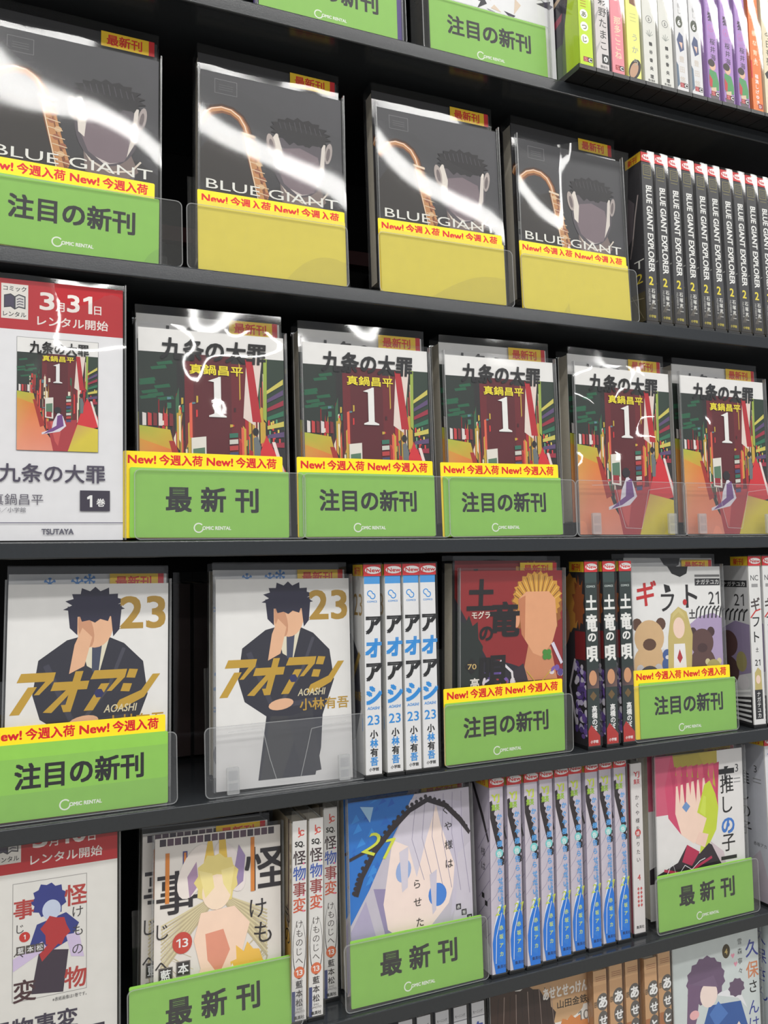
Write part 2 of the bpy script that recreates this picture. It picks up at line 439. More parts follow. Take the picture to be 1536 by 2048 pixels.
# ------------------------------------------------------------------ books
def label_print(kind, w, h):
    a = Art(w, h)
    return a
def rear_book(M, label, art_print, w, h, t_=0.018, body=None, group='rear copies behind the display covers'):
    """book standing face out behind the display sheet: spine on the right, clear cover and yellow sticker"""
    t = thing('comic_book', label, 'book', M, group)
    body = body or pbr('cover_board_white', PAPER, 0.5)
    MB().box(-w / 2 + 0.001, w / 2 - 0.0012, 0.0008, t_ - 0.0008, 0.001, h - 0.001).build('page_block', M_PAGES, t)
    c = MB().box(-w / 2, w / 2, 0, 0.0007, 0, h).box(-w / 2, w / 2, t_ - 0.0007, t_, 0, h)
    c.prism([(w / 2 - 0.0008, 0.0), (w / 2 + 0.0004, 0.0008), (w / 2 + 0.0006, t_ / 2), (w / 2 + 0.0004, t_ - 0.0008), (w / 2 - 0.0008, t_)], 0, h)
    c.build('cover', body, t)
    if isinstance(art_print, bpy.types.Object):
        p = art_print.copy(); COL.objects.link(p); p.parent = t
    else: p = art_print.build('cover_print', t, O=(-w / 2, 0, 0))
    a = Art(46, 14); a.rect(0, 0, 41, 14, rgb(240, 200, 40)); a.rect(41, 0, 46, 14, RED)
    a.text('最新刊', 20, 3.0, 10.4, rgb(215, 50, 40), 0.025, width=30, anchor='c')
    a.build('sticker', t, O=(w / 2 - 0.0485, -0.0020, h - 0.0140))
    sleeve_front('clear_cover', t, w, h, -0.0030, bulge=0.0004, amp=0.0012, seed=w * 99 + M.translation.x * 50, top=0.007, side=0.0012)
    s = MB(); x = -w / 2 - 0.0012
    s.poly([(x, t_ + 0.001, 0), (x, -0.003, 0), (x, -0.003, h + 0.007), (x, t_ + 0.001, h + 0.007)])
    s.poly([(-x, t_ + 0.001, 0), (-x, -0.003, 0), (-x, -0.003, h + 0.007), (-x, t_ + 0.001, h + 0.007)])
    s.poly([(x, t_ + 0.001, 0), (-x, t_ + 0.001, 0), (-x, t_ + 0.001, h + 0.007), (x, t_ + 0.001, h + 0.007)])
    s.build('cover_side', FILMB, t)
    return t, p

def spine_book(label, t_, h, spine_art, side_art, body, group, M, depth=0.128, sticker=True, shoe=True, name='comic_book', up=0.004, side_mat=None):
    """book with its spine to the front (y = 0), front cover on the left side"""
    t = thing(name, label, 'book', M, group)
    w = t_ / 2; r = min(0.003, t_ * 0.22); zt = up + h
    MB().box(-w + 0.001, w - 0.001, 0.0016, depth - 0.001, up + 0.001, zt - 0.001).build('page_block', M_PAGES, t)
    o = [(-w, depth), (-w, r), (-w + r * 0.3, r * 0.3), (-w + r, 0), (w - r, 0), (w - r * 0.3, r * 0.3), (w, r), (w, depth), (w - 0.0007, depth), (w - 0.0007, r + 0.001), (w - r, 0.0012), (-w + r, 0.0012), (-w + 0.0007, r + 0.001), (-w + 0.0007, depth)]
    MB().prism(o, up, zt).build('cover', body, t)
    if spine_art is not None: spine_art.build('spine_print', t, O=(-w + r * 0.3, -0.0002, up))
    if side_art is not None: side_art.build('side_print', t, O=(-w - 0.0002, 0.062, up), U=(0, -1, 0), N=(-1, 0, 0))
    hs = zt + 0.012
    f = MB(); k = w + 0.0008
    def fn(u, v):
        z = up + v * (hs - up); x = (u - 0.5) * 2 * k
        bx = 0.00012 * noise.noise(Vector((u * 1.5, z * 30, t_ * 900)))
        return (x, -0.0024 - 0.00025 * math.sin(math.pi * u) + bx, z)
    f.grid(fn, 4, 22)
    f.grid(lambda u, v: (-k, -0.0022 + u * 0.10, up + v * (hs - up)), 1, 1)
    f.build('clear_cover', FILM, t, smooth=True)
    if shoe: MB().box(-w - 0.0004, w + 0.0004, -0.0010, depth, 0.0, up - 0.0002).build('base', M_BLACK, t, bevel=0.0006)
    if sticker:
        a = Art(t_ * 1000, 11); a.rect(0, 0, t_ * 1000, 11, RED)
        a.ell(t_ * 560, 5.6, t_ * 470, 3.6, WHITE, 14)
        a.text('New', t_ * 180, 3.8, 5.2, RED, 0.03, width=t_ * 780, clip=True)
        k_ = a.build('sticker', t, O=(-w, -0.0008, zt - 0.0005))
        b = Art(26, 11); b.rect(0, 0, 26, 11, rgb(240, 200, 40)); b.text('新刊', 12, 2, 8, rgb(215, 50, 40), 0.025, anchor='c')
        b.build('sticker_flap', k_, O=(-w - 0.0004, 0.0255, zt - 0.0005), U=(0, -1, 0), N=(-1, 0, 0))
    return t

# ------------------------------------------------------------------ printed art (generic shapes in the covers' colours, real lettering)
DK = rgb(58, 57, 60); DK2 = rgb(40, 39, 41); BRASS = rgb(186, 132, 84); BRASS2 = rgb(120, 72, 42); SKIN = rgb(226, 178, 142)

def blob(a, cx, cy, rx, ry, col, n=18, jag=0.12, seed=0, rot=0):
    rn = random.Random(seed); c, q = math.cos(R(rot)), math.sin(R(rot)); P = []
    for i in range(n):
        t = 2 * math.pi * i / n; k = 1 + (jag if i % 2 else -jag) * (0.5 + rn.random())
        x, y = rx * k * math.cos(t), ry * k * math.sin(t); P.append((cx + x * c - y * q, cy + x * q + y * c))
    a.poly(P, col)

def art_dark(w=137, h=192):
    a = Art(w, h); a.rect(0, 0, w, h, [rgb(44, 42, 42), rgb(58, 57, 60), rgb(66, 66, 70), rgb(62, 62, 65)])
    blob(a, 26, 100, 30, 36, rgb(46, 42, 40), 16, 0.1, 3)
    a.frame(13, 172, 34, 186, 0.5, rgb(104, 104, 106))
    for i in range(3): a.rect(17, 176 + 2.2 * i, 30, 176.5 + 2.2 * i, rgb(90, 90, 92))
    # a plain brass pipe: a bow at the top and a straight keyed body
    P = [(0, 141), (4, 148), (11, 154), (20, 157), (29, 156), (37, 151), (42, 143), (44, 136)]
    a.line([(x, y + 1.2) for x, y in P], 8.6, rgb(60, 38, 26)); a.line(P, 7.0, BRASS2); a.line([(x - 0.6, y + 0.8) for x, y in P], 4.2, BRASS); a.line([(x - 1.0, y + 2.0) for x, y in P], 1.0, rgb(235, 212, 190))
    a.line([(44, 137), (48, 118), (60, 70)], 11, BRASS2); a.line([(43, 137), (47, 118), (58, 70)], 5.5, BRASS); a.line([(50, 128), (55, 106), (66, 70)], 2.6, BRASS)
    a.line([(40.5, 136), (44, 118), (54, 72)], 0.9, rgb(226, 205, 175))
    for i in range(8):
        y = 132 - i * 7.2; x = 45 + i * 1.9
        a.ell(x + 3.4 * (i % 2), y, 3.0, 2.6, rgb(150, 92, 66) if i % 3 else rgb(206, 170, 128), 12)
        a.line([(x - 5, y + 1), (x + 7, y - 1)], 0.8, rgb(214, 190, 156))
    a.line([(38, 138), (51, 136)], 2.2, rgb(224, 204, 178))
    # a generic, faceless bust
    a.poly([(58, 64), (137, 64), (137, 84), (120, 94), (84, 98), (66, 88)], rgb(50, 48, 50))
    a.poly([(74, 100), (114, 98), (120, 84), (104, 70), (76, 78)], rgb(118, 104, 100)); a.poly([(86, 78), (104, 70), (118, 82), (112, 64), (84, 64)], rgb(96, 92, 98))
    a.line([(72, 102), (80, 88), (96, 80), (114, 84), (122, 94)], 1.6, rgb(206, 196, 182))
    a.ell(94, 122, 27, 37, rgb(82, 76, 82), 30, -4); a.poly([(70, 116), (78, 96), (92, 86), (108, 92), (116, 110), (112, 128), (94, 134), (76, 130)], rgb(116, 102, 108))
    a.poly([(68, 140), (72, 146), (77, 128), (75, 108), (70, 112)], rgb(214, 206, 196)); a.poly([(117, 146), (120, 142), (118, 112), (110, 96), (114, 118)], rgb(206, 198, 190)); a.poly([(84, 92), (92, 86), (104, 90), (96, 88)], rgb(196, 186, 182))
    a.ell(66, 132, 4.2, 11, rgb(168, 156, 150), 14, 10); a.ell(66.5, 131, 2.2, 7, rgb(110, 98, 98), 12, 10); a.ell(123, 134, 3.6, 11, rgb(160, 150, 146), 14, -10); a.ell(122.6, 133, 1.8, 7, rgb(104, 94, 94), 12, -10)
    blob(a, 95, 150, 28, 13, rgb(32, 30, 33), 34, 0.09, 5); a.poly([(68, 150), (122, 150), (116, 138), (108, 143), (100, 136), (92, 142), (84, 135), (76, 142)], rgb(32, 30, 33))
    for i in range(9): a.line([(74 + i * 5, 160 - abs(4 - i)), (76 + i * 5, 150)], 0.6, rgb(70, 68, 74))
    a.text('BLUE GIANT', 5, 79, 13.2, rgb(224, 224, 216), 0.0, width=127)
    a.text('EXPLORER', 5, 64, 13.2, rgb(214, 214, 206), 0.0, width=112)
    return a

def serif_one(a, x, y, k, col):
    a.poly([(x + 5 * k, y + 2 * k), (x + 11 * k, y + 2 * k), (x + 11 * k, y + 35 * k), (x + 9 * k, y + 35 * k), (x + 5 * k, y + 31 * k)], col)
    a.poly([(x, y + 31 * k), (x + 5.2 * k, y + 30.2 * k), (x + 10 * k, y + 35 * k), (x + 7.5 * k, y + 34 * k)], col)
    a.poly([(x + 0.5 * k, y), (x + 15.5 * k, y), (x + 15.5 * k, y + 1.2 * k), (x + 11 * k, y + 3 * k), (x + 5 * k, y + 3 * k), (x + 0.5 * k, y + 1.2 * k)], col)

def street(a, x0, y0, w, h, seed=7):
    """a generic neon street: banded walls, ground wedge and sky, in the cover's colours"""
    rn = random.Random(seed); q = lambda u, v: (x0 + u * w, y0 + v * h)
    def P(L, c): a.poly([q(u, v) for u, v in L], c)
    P([(0, 0), (1, 0), (1, 1), (0, 1)], rgb(36, 34, 34))
    P([(0, .66), (.25, .66), (.25, 1), (0, 1)], rgb(34, 44, 38)); P([(.85, .62), (1, .60), (1, 1), (.85, 1)], rgb(38, 56, 44))
    for i in range(9): u, v = rn.random() * .2, .72 + rn.random() * .22; P([(u, v), (u + .10, v + .012), (u + .09, v + .03), (u - .01, v + .015)], rgb(30, 92, 62))
    P([(.3, .28), (.80, .28), (.80, .96), (.30, .96)], rgb(104, 26, 34)); P([(.36, .3), (.62, .3), (.62, 1), (.36, 1)], rgb(88, 24, 32))
    reds = [rgb(170, 32, 40), rgb(205, 50, 48), rgb(120, 24, 30), rgb(226, 214, 190), rgb(70, 30, 34), rgb(196, 160, 60), rgb(52, 96, 66), rgb(220, 96, 70)]
    for i in range(34):
        u = .12 + .26 * rn.random(); v = .30 + .45 * rn.random(); d = .006 + .018 * rn.random()
        P([(u, v - .12), (u + d, v - .14), (u + d, v + .12 * rn.random() + .04), (u, v + .06)], rn.choice(reds))
    for i in range(30):
        u = .64 + .22 * rn.random(); v = .36 + .5 * rn.random(); d = .008 + .02 * rn.random()
        P([(u, v - .1), (u + d, v - .09), (u + d, v + .1), (u, v + .11)], rn.choice(reds[:4] + reds[5:]))
    P([(.70, .66), (.78, .62), (.84, 1), (.73, 1)], rgb(222, 206, 196))
    for i in range(4): P([(.72 + i * .012, .99), (.735 + i * .012, .99), (.78 + i * .016, .64), (.765 + i * .014, .64)], rgb(176, 34, 44))
    for i in range(46):
        u, v = .14 + .50 * rn.random(), .34 + .42 * rn.random(); d, e = .01 + .02 * rn.random(), .01 + .035 * rn.random()
        if .38 < u < .6 and v > .42: continue
        P([(u, v), (u + d, v + .004), (u + d, v + e), (u, v + e)], rn.choice([rgb(226, 214, 196), rgb(206, 50, 52), rgb(46, 110, 84), rgb(196, 166, 60), rgb(60, 24, 30), rgb(90, 130, 140)]))
    for i in range(14):
        u, v = .855 + .1 * rn.random(), .42 + .2 * rn.random(); P([(u, v), (u + .012, v), (u + .012, v + .04), (u, v + .04)], rn.choice([rgb(220, 200, 90), rgb(210, 60, 60), rgb(90, 150, 110)]))
    P([(.84, .66), (.865, .64), (.875, 1), (.85, 1)], rgb(150, 170, 70))
    for i in range(7): P([(.87, .5 + i * .05), (.99, .5 + i * .06), (.99, .53 + i * .06), (.87, .52 + i * .05)], [rgb(150, 40, 60), rgb(90, 70, 110), rgb(200, 190, 90), rgb(44, 110, 80)][i % 4])
    for i in range(6): P([(.02 + i * .035, .60), (.045 + i * .035, .60), (.045 + i * .035, .665), (.02 + i * .035, .67)], [rgb(216, 210, 206), rgb(190, 60, 60), rgb(120, 40, 44)][i % 3])
    # ground
    a.poly([q(0, .60), q(.20, .58), q(.24, .44), q(0, .46)], [rgb(170, 180, 60), rgb(190, 170, 50), rgb(206, 150, 50), rgb(216, 160, 60)])
    a.poly([q(0, .53), q(.22, .47), q(.36, .18), q(.52, 0), q(0, 0)], [rgb(206, 150, 56), rgb(214, 120, 50), rgb(222, 130, 96), rgb(220, 140, 120), rgb(226, 150, 120)])
    P([(.19, .52), (.225, .52), (.34, .26), (.28, .24)], rgb(160, 44, 36))
    P([(.36, .30), (.74, .33), (.66, 0), (.44, 0)], rgb(166, 52, 58)); P([(.40, .30), (.56, .32), (.50, .05), (.46, .10)], rgb(196, 84, 80))
    P([(.78, .40), (.86, .56), (1, .36), (1, .26), (.80, .22), (.66, 0), (.62, 0)], rgb(206, 44, 52)); P([(.90, .53), (.925, .53), (1, .33), (1, .26)], rgb(230, 214, 208))
    a.poly([q(.62, 0), q(.74, .28), q(1, .24), q(1, 0)], [rgb(206, 190, 60), rgb(196, 160, 90), rgb(214, 196, 60), rgb(206, 190, 56)])
    P([(.34, .34), (.44, .33), (.44, .55), (.34, .54)], rgb(220, 216, 206)); P([(.35, .40), (.43, .39), (.43, .49), (.35, .48)], rgb(86, 120, 96)); P([(.355, .35), (.42, .345), (.42, .40), (.355, .40)], rgb(150, 40, 50))
    for i in range(8): P([(.60, .30 + i * .035), (.66, .305 + i * .035), (.66, .33 + i * .035), (.60, .325 + i * .035)], [rgb(60, 70, 110), rgb(180, 60, 60), rgb(200, 200, 190), rgb(50, 110, 90)][i % 4])
    # plain figure-sized shapes: a purple and white bundle and a grey upright
    P([(.44, .30), (.50, .40), (.56, .36), (.60, .26), (.52, .20), (.30, .165), (.30, .185), (.42, .22)], rgb(216, 212, 220)); P([(.49, .36), (.55, .38), (.57, .26), (.44, .20), (.32, .17), (.40, .22), (.48, .26)], rgb(112, 66, 132))
    a.ell(*q(.495, .42), w * .042, h * .034, rgb(40, 34, 38), 14)
    P([(.775, .40), (.81, .40), (.82, .50), (.80, .56), (.77, .55)], rgb(104, 112, 114)); a.ell(*q(.785, .585), w * .022, h * .022, rgb(34, 32, 34), 12)

def art_street(w=131, h=185):
    a = Art(w, h, rgb(226, 225, 222)); street(a, 0, 0, w, 164)
    a.text('九条の大罪', 66, 160, 20.5, BLACK, 0.028, width=94, anchor='c', shear=0.08)
    a.text('真鍋昌平', 68, 147, 9.5, rgb(236, 220, 50), 0.02, width=48, anchor='c')
    serif_one(a, 60, 108, 1.05, rgb(230, 230, 226))
    return a

def katakana_logo(a, x, y, w, h, col):
    """slanted heavy four-letter title"""
    # four angular block letters drawn stroke by stroke
    G = {'ア': [[(.02, .78), (1, .78), (1, 1), (.07, 1)], [(.80, .80), (1, .80), (.72, .46), (.58, .46)], [(.36, .66), (.60, .66), (.34, 0), (.08, 0)]],
         'オ': [[(0, .54), (1.0, .54), (1.0, .75), (.03, .75)], [(.52, 0), (.72, 0), (.76, 1), (.54, 1)], [(.44, .56), (.64, .56), (.20, 0), (-.04, .02)], [(.52, 0), (.72, 0), (.72, .18), (.40, .18)]],
         'シ': [[(.04, .78), (.30, .76), (.32, .98), (.06, 1)], [(-.02, .44), (.24, .42), (.26, .62), (0, .64)], [(-.06, 0), (.18, 0), (.72, .26), (.58, .44), (.02, .22)], [(.58, .44), (.72, .26), (1.02, .84), (.80, .84)]]}
    k = w / 4.0
    for i, ch in enumerate('アオアシ'):
        for P in G[ch]: a.poly([(x + i * k + u * k * 1.0 + .26 * (v - .5) * h, y + v * h) for u, v in P], col)
    a.ell(x + 2.35 * k, y + .42 * h, 4.0, 4.0, rgb(40, 44, 92), 6)

def art_suit(w=129, h=187):
    a = Art(w, h, rgb(226, 225, 222))
    a.poly([(38, 6), (92, 6), (98, 30), (100, 60), (112, 92), (108, 120), (92, 136), (70, 146), (46, 140), (24, 124), (20, 96), (26, 76), (46, 62)], rgb(42, 42, 54))
    a.poly([(40, 6), (60, 6), (80, 60), (50, 62)], rgb(58, 58, 62)); a.poly([(66, 60), (90, 66), (98, 10), (80, 8)], rgb(52, 52, 60))
    a.line([(30, 120), (52, 70), (96, 74)], 5, rgb(60, 60, 74)); a.line([(92, 132), (80, 100), (60, 74)], 3, rgb(66, 66, 78))
    a.poly([(56, 142), (80, 142), (72, 112), (62, 118)], rgb(220, 214, 190)); a.poly([(66, 136), (74, 136), (71, 108), (66, 114)], rgb(64, 70, 92))
    a.ell(68, 152, 15, 19, SKIN, 24); a.ell(61, 148, 6, 15, rgb(200, 146, 112), 16, 12)
    a.poly([(48, 112), (60, 118), (66, 142), (58, 150), (52, 136)], SKIN)
    blob(a, 68, 169, 22, 14, rgb(36, 34, 58), 28, 0.13, 2); a.poly([(46, 168), (54, 168), (54, 144), (48, 150)], rgb(36, 34, 58)); a.poly([(80, 168), (90, 170), (88, 148), (83, 142)], rgb(36, 34, 58))
    a.ell(60, 72, 12, 5, SKIN, 16, 8)
    a.text('23', 89, 149, 38, rgb(172, 136, 52), 0.022, width=37)
    katakana_logo(a, 5, 81, 114, 33, rgb(190, 152, 50))
    a.text('AOASHI', 76, 78.5, 9, rgb(214, 204, 170), 0.01, width=26, shear=0.2)
    a.text('小林有吾', 78, 66, 11.5, rgb(184, 146, 56), 0.02, width=48)
    return a

def art_suit_back(w=129, h=186):
    a = Art(w, h, rgb(222, 223, 222)); B = rgb(58, 130, 200)
    def flake(x, y, r_):
        for k in range(3):
            t = R(60 * k + 30); a.line([(x - r_ * math.cos(t), y - r_ * math.sin(t)), (x + r_ * math.cos(t), y + r_ * math.sin(t))], 1.1, B)
            for sg in (-1, 1):
                px, py = x + sg * r_ * .6 * math.cos(t), y + sg * r_ * .6 * math.sin(t)
                for d in (35, -35): a.line([(px, py), (px + sg * r_ * .4 * math.cos(t + R(d)), py + sg * r_ * .4 * math.sin(t + R(d)))], 0.9, B)
    flake(32, 178, 5); flake(54, 178, 5.5); flake(4, 150, 4); flake(64, 181, 5); flake(4, 60, 4)
    a.text('ア', -1, 78, 20, rgb(40, 130, 205), 0.03, shear=0.2, clip=True); a.ell(4, 20, 4, 9, rgb(60, 60, 80))
    return a

def art_red(w=123, h=188):
    a = Art(w, h); a.rect(0, 0, w, h, rgb(142, 34, 36)); a.poly([(0, 0), (w, 0), (w, 70), (60, 92), (30, 100), (0, 150)], rgb(38, 34, 44))
    blob(a, 10, 96, 15, 44, rgb(32, 40, 36), 20, 0.12, 3)
    blob(a, 92, 152, 31, 34, rgb(150, 92, 36), 44, 0.05, 4); blob(a, 92, 160, 29, 26, rgb(206, 150, 56), 48, 0.06, 6)
    for i in range(20):
        t = R(20 + i * 7.4); a.line([(92 + 14 * math.cos(t), 148 + 14 * math.sin(t)), (92 + 30 * math.cos(t), 152 + 32 * math.sin(t))], 0.8, rgb(110, 64, 26) if i % 2 else rgb(236, 196, 100))
    a.poly([(80, 110), (108, 108), (116, 74), (72, 74)], rgb(206, 140, 100)); a.poly([(68, 158), (78, 166), (106, 166), (114, 158), (116, 130), (110, 112), (96, 98), (86, 102), (72, 122)], rgb(226, 164, 122))
    a.poly([(68, 158), (77, 162), (76, 116), (72, 122)], rgb(196, 126, 88)); a.ell(66, 138, 4, 9, rgb(226, 160, 120))
    a.poly([(60, 84), (74, 92), (84, 60), (78, 40), (50, 44)], rgb(50, 40, 50)); a.poly([(84, 66), (108, 70), (106, 40), (80, 40)], rgb(38, 34, 38))
    rn = random.Random(4)
    for i in range(70):
        x, y = 24 + rn.random() * 40, 40 + rn.random() * 46
        if rn.random() < .25: x = 108 + rn.random() * 15
        a.ell(x, y, 2 + rn.random() * 3, 1.5 + rn.random() * 2.5, rn.choice([rgb(120, 90, 170), rgb(206, 196, 226), rgb(170, 60, 70), rgb(92, 70, 140), rgb(222, 214, 220)]), 9, rn.random() * 90)
    a.line([(46, 96), (60, 84), (62, 66), (54, 60)], 2.6, rgb(226, 222, 226)); a.line([(110, 112), (122, 90)], 4, rgb(220, 214, 230))
    for k in range(4): a.ell(103 + 3.4 * math.cos(R(45 + 90 * k)), 100 + 3.4 * math.sin(R(45 + 90 * k)), 3.1, 3.1, rgb(70, 140, 56), 12)
    a.line([(78, 84), (92, 68), (108, 84)], 1.2, rgb(206, 170, 70))
    for ch, x, y, s_ in (('土', 8, 150, 34), ('竜', 34, 124, 37), ('の', 22, 118, 18), ('唄', 22, 74, 34)): a.text(ch, x, y, s_, rgb(22, 18, 20), 0.032, shear=0.05)
    a.text('モグラ', 13, 140, 8, rgb(226, 214, 200), 0.02, width=21)
    a.poly([(5, 92), (13, 100), (21, 92), (13, 84)], rgb(30, 26, 26)); a.text('70', 8, 89, 7.5, rgb(206, 176, 110), 0.01, width=10)
    a.vtext('高橋', 16, 80, 11.5, rgb(232, 228, 222), 0.02); a.vtext('のぼる', 16, 55, 11.5, rgb(232, 228, 222), 0.02)
    return a

def art_bears(w=131, h=188):
    a = Art(w, h, rgb(226, 226, 224))
    a.poly([(74, 66), (131, 66), (131, 128), (118, 134), (96, 130), (80, 120)], rgb(170, 152, 186))
    for i in range(7): a.line([(92 + i * 6, 128), (94 + i * 6, 138), (98 + i * 6, 142)], 2.0, BLACK)
    def toy(x, y, r_, c1, c2):
        a.ell(x, y - r_ * 1.5, r_ * 1.15, r_ * 1.2, c1, 20); a.ell(x - r_ * .8, y + r_ * .72, r_ * .34, r_ * .34, c2, 12); a.ell(x + r_ * .8, y + r_ * .72, r_ * .34, r_ * .34, c2, 12); a.ell(x, y, r_, r_ * .95, c1, 24); a.ell(x, y - r_ * .35, r_ * .45, r_ * .32, c2, 14)
    toy(23, 108, 21, rgb(206, 172, 128), rgb(92, 62, 46)); toy(100, 100, 17, rgb(92, 64, 60), rgb(70, 46, 46)); toy(22, 62, 16, rgb(70, 66, 70), rgb(190, 188, 190)); toy(116, 70, 11, rgb(170, 160, 96), rgb(206, 196, 150)); toy(48, 88, 7, rgb(64, 92, 150), rgb(210, 210, 214))
    a.poly([(48, 60), (82, 60), (86, 110), (78, 136), (66, 142), (55, 134), (50, 108)], rgb(196, 178, 110)); a.poly([(56, 62), (76, 62), (74, 100), (58, 100)], rgb(232, 230, 228)); a.ell(66, 118, 8.5, 12, rgb(238, 208, 190), 18)
    a.poly([(62, 84), (66, 94), (70, 84), (66, 78)], rgb(176, 50, 56)); a.poly([(56, 128), (66, 136), (76, 128), (74, 134), (66, 141), (58, 135)], rgb(206, 190, 124))
    a.text('ギ', 6, 146, 30, rgb(190, 38, 40), 0.02, shear=0.12); a.text('フ', 40, 138, 26, rgb(30, 28, 30), 0.012, shear=0.1); a.text('ト', 78, 142, 32, rgb(30, 28, 30), 0.012); a.ell(76, 147, 3, 3.4, rgb(190, 38, 40)); a.text('±', 82, 128, 18, rgb(60, 58, 60), 0.0)
    a.poly([(52, 188), (82, 188), (80, 180), (70, 176), (58, 180)], BLACK); a.poly([(46, 168), (54, 166), (56, 160), (48, 158)], BLACK)
    a.rect(92, 166, 130, 174, rgb(44, 44, 46)); a.text('ナガテユカ', 111, 167.6, 6.4, WHITE, 0.01, width=34, anchor='c'); a.rect(92, 176, 130, 178.5, rgb(110, 110, 110))
    a.text('21', 112, 144, 21, rgb(40, 40, 42), 0.0, width=16); a.text('NC', 120, 136, 5, rgb(60, 60, 62), 0.02)
    return a

def art_blond(w=113, h=173):
    a = Art(w, h, rgb(226, 220, 212)); OR = rgb(214, 130, 50); DK_ = rgb(38, 32, 36)
    for i in range(16): a.rect(4 + i * 6.5, 166, 9.5 + i * 6.5, 172, rgb(88, 66, 80) if i % 3 else rgb(60, 50, 60))
    for y0, s_, x0 in ((90, 66, 6), (96, 60, 70)):
        rn = random.Random(int(s_))
        for i in range(14):
            x = x0 + rn.random() * 30; a.line([(56, 120), (x0 + 10 + (20 if x0 > 40 else -10), 100 - i * 3), (x, 88 - i * 3.4)], 2.2, rgb(190, 176, 140) if i % 2 else rgb(214, 202, 160), True)
    a.text('事', 2, 112, 38, DK_, 0.012); a.rect(9, 118, 12.5, 160, OR); a.rect(24, 140, 28, 160, rgb(70, 70, 130)); a.rect(25, 141, 27, 159, OR)
    a.text('怪', 80, 122, 40, DK_, 0.014, clip=True); a.rect(85, 118, 88.5, 165, OR)
    a.ell(34, 142, 12, 24, rgb(236, 226, 218), 20, -25); a.ell(66, 142, 11, 24, rgb(230, 220, 216), 20, 25); a.poly([(66, 120), (78, 128), (80, 150), (74, 160), (70, 140)], rgb(150, 130, 170)); a.poly([(30, 120), (38, 130), (36, 150), (28, 138)], rgb(170, 140, 170))
    a.poly([(42, 146), (46, 166), (50, 166), (52, 150)], rgb(226, 190, 80)); a.poly([(56, 150), (56, 166), (62, 166), (64, 146)], rgb(226, 190, 80))
    blob(a, 54, 132, 19, 22, rgb(228, 210, 130), 22, 0.07, 3); a.ell(54, 122, 13, 15, rgb(246, 222, 196), 20)
    a.poly([(38, 142), (50, 138), (52, 126), (44, 118)], rgb(238, 222, 150)); a.poly([(58, 140), (70, 142), (66, 118), (60, 128)], rgb(238, 222, 150))
    a.poly([(40, 106), (70, 108), (84, 92), (76, 66), (60, 50), (44, 30), (34, 12), (28, 30), (40, 60), (34, 84)], rgb(246, 214, 190)); a.poly([(44, 88), (60, 90), (66, 72), (56, 52), (46, 66)], rgb(226, 150, 124)); a.poly([(34, 10), (60, 14), (56, 44), (44, 40)], rgb(226, 150, 130))
    blob(a, 86, 40, 18, 34, rgb(238, 190, 80), 24, 0.10, 4, 15); blob(a, 88, 30, 10, 20, rgb(246, 216, 120), 18, 0.12, 5, 15); a.poly([(60, 12), (76, 40), (68, 60), (60, 40)], rgb(240, 236, 230))
    a.text('け', 84, 96, 19, DK_, 0.0); a.vtext('も', 96, 92, 21, DK_, 0.0); a.vtext('の', 94, 60, 24, DK_, 0.0); a.text('じ', 2, 90, 15, DK_, 0.0); a.text('へ', 1, 62, 14, DK_, 0.0); a.text('ん', 6, 10, 18, DK_, 0.0)
    a.ell(24, 84, 8.5, 9, rgb(196, 70, 56), 22); a.text('13', 24, 80.5, 10, WHITE, 0.01, anchor='c', width=10)
    for ch, x, y in (('藍', 4, 54), ('本', 19, 57), ('松', 4, 38)): a.rect(x, y, x + 12, y + 12, rgb(110, 104, 100)); a.rect(x + .8, y + .8, x + 11.2, y + 11.2, rgb(50, 46, 46)); a.text(ch, x + 6, y + 2.2, 9.4, WHITE, 0.02, anchor='c')
    a.rect(17, 24, 20, 44, OR)
    return a

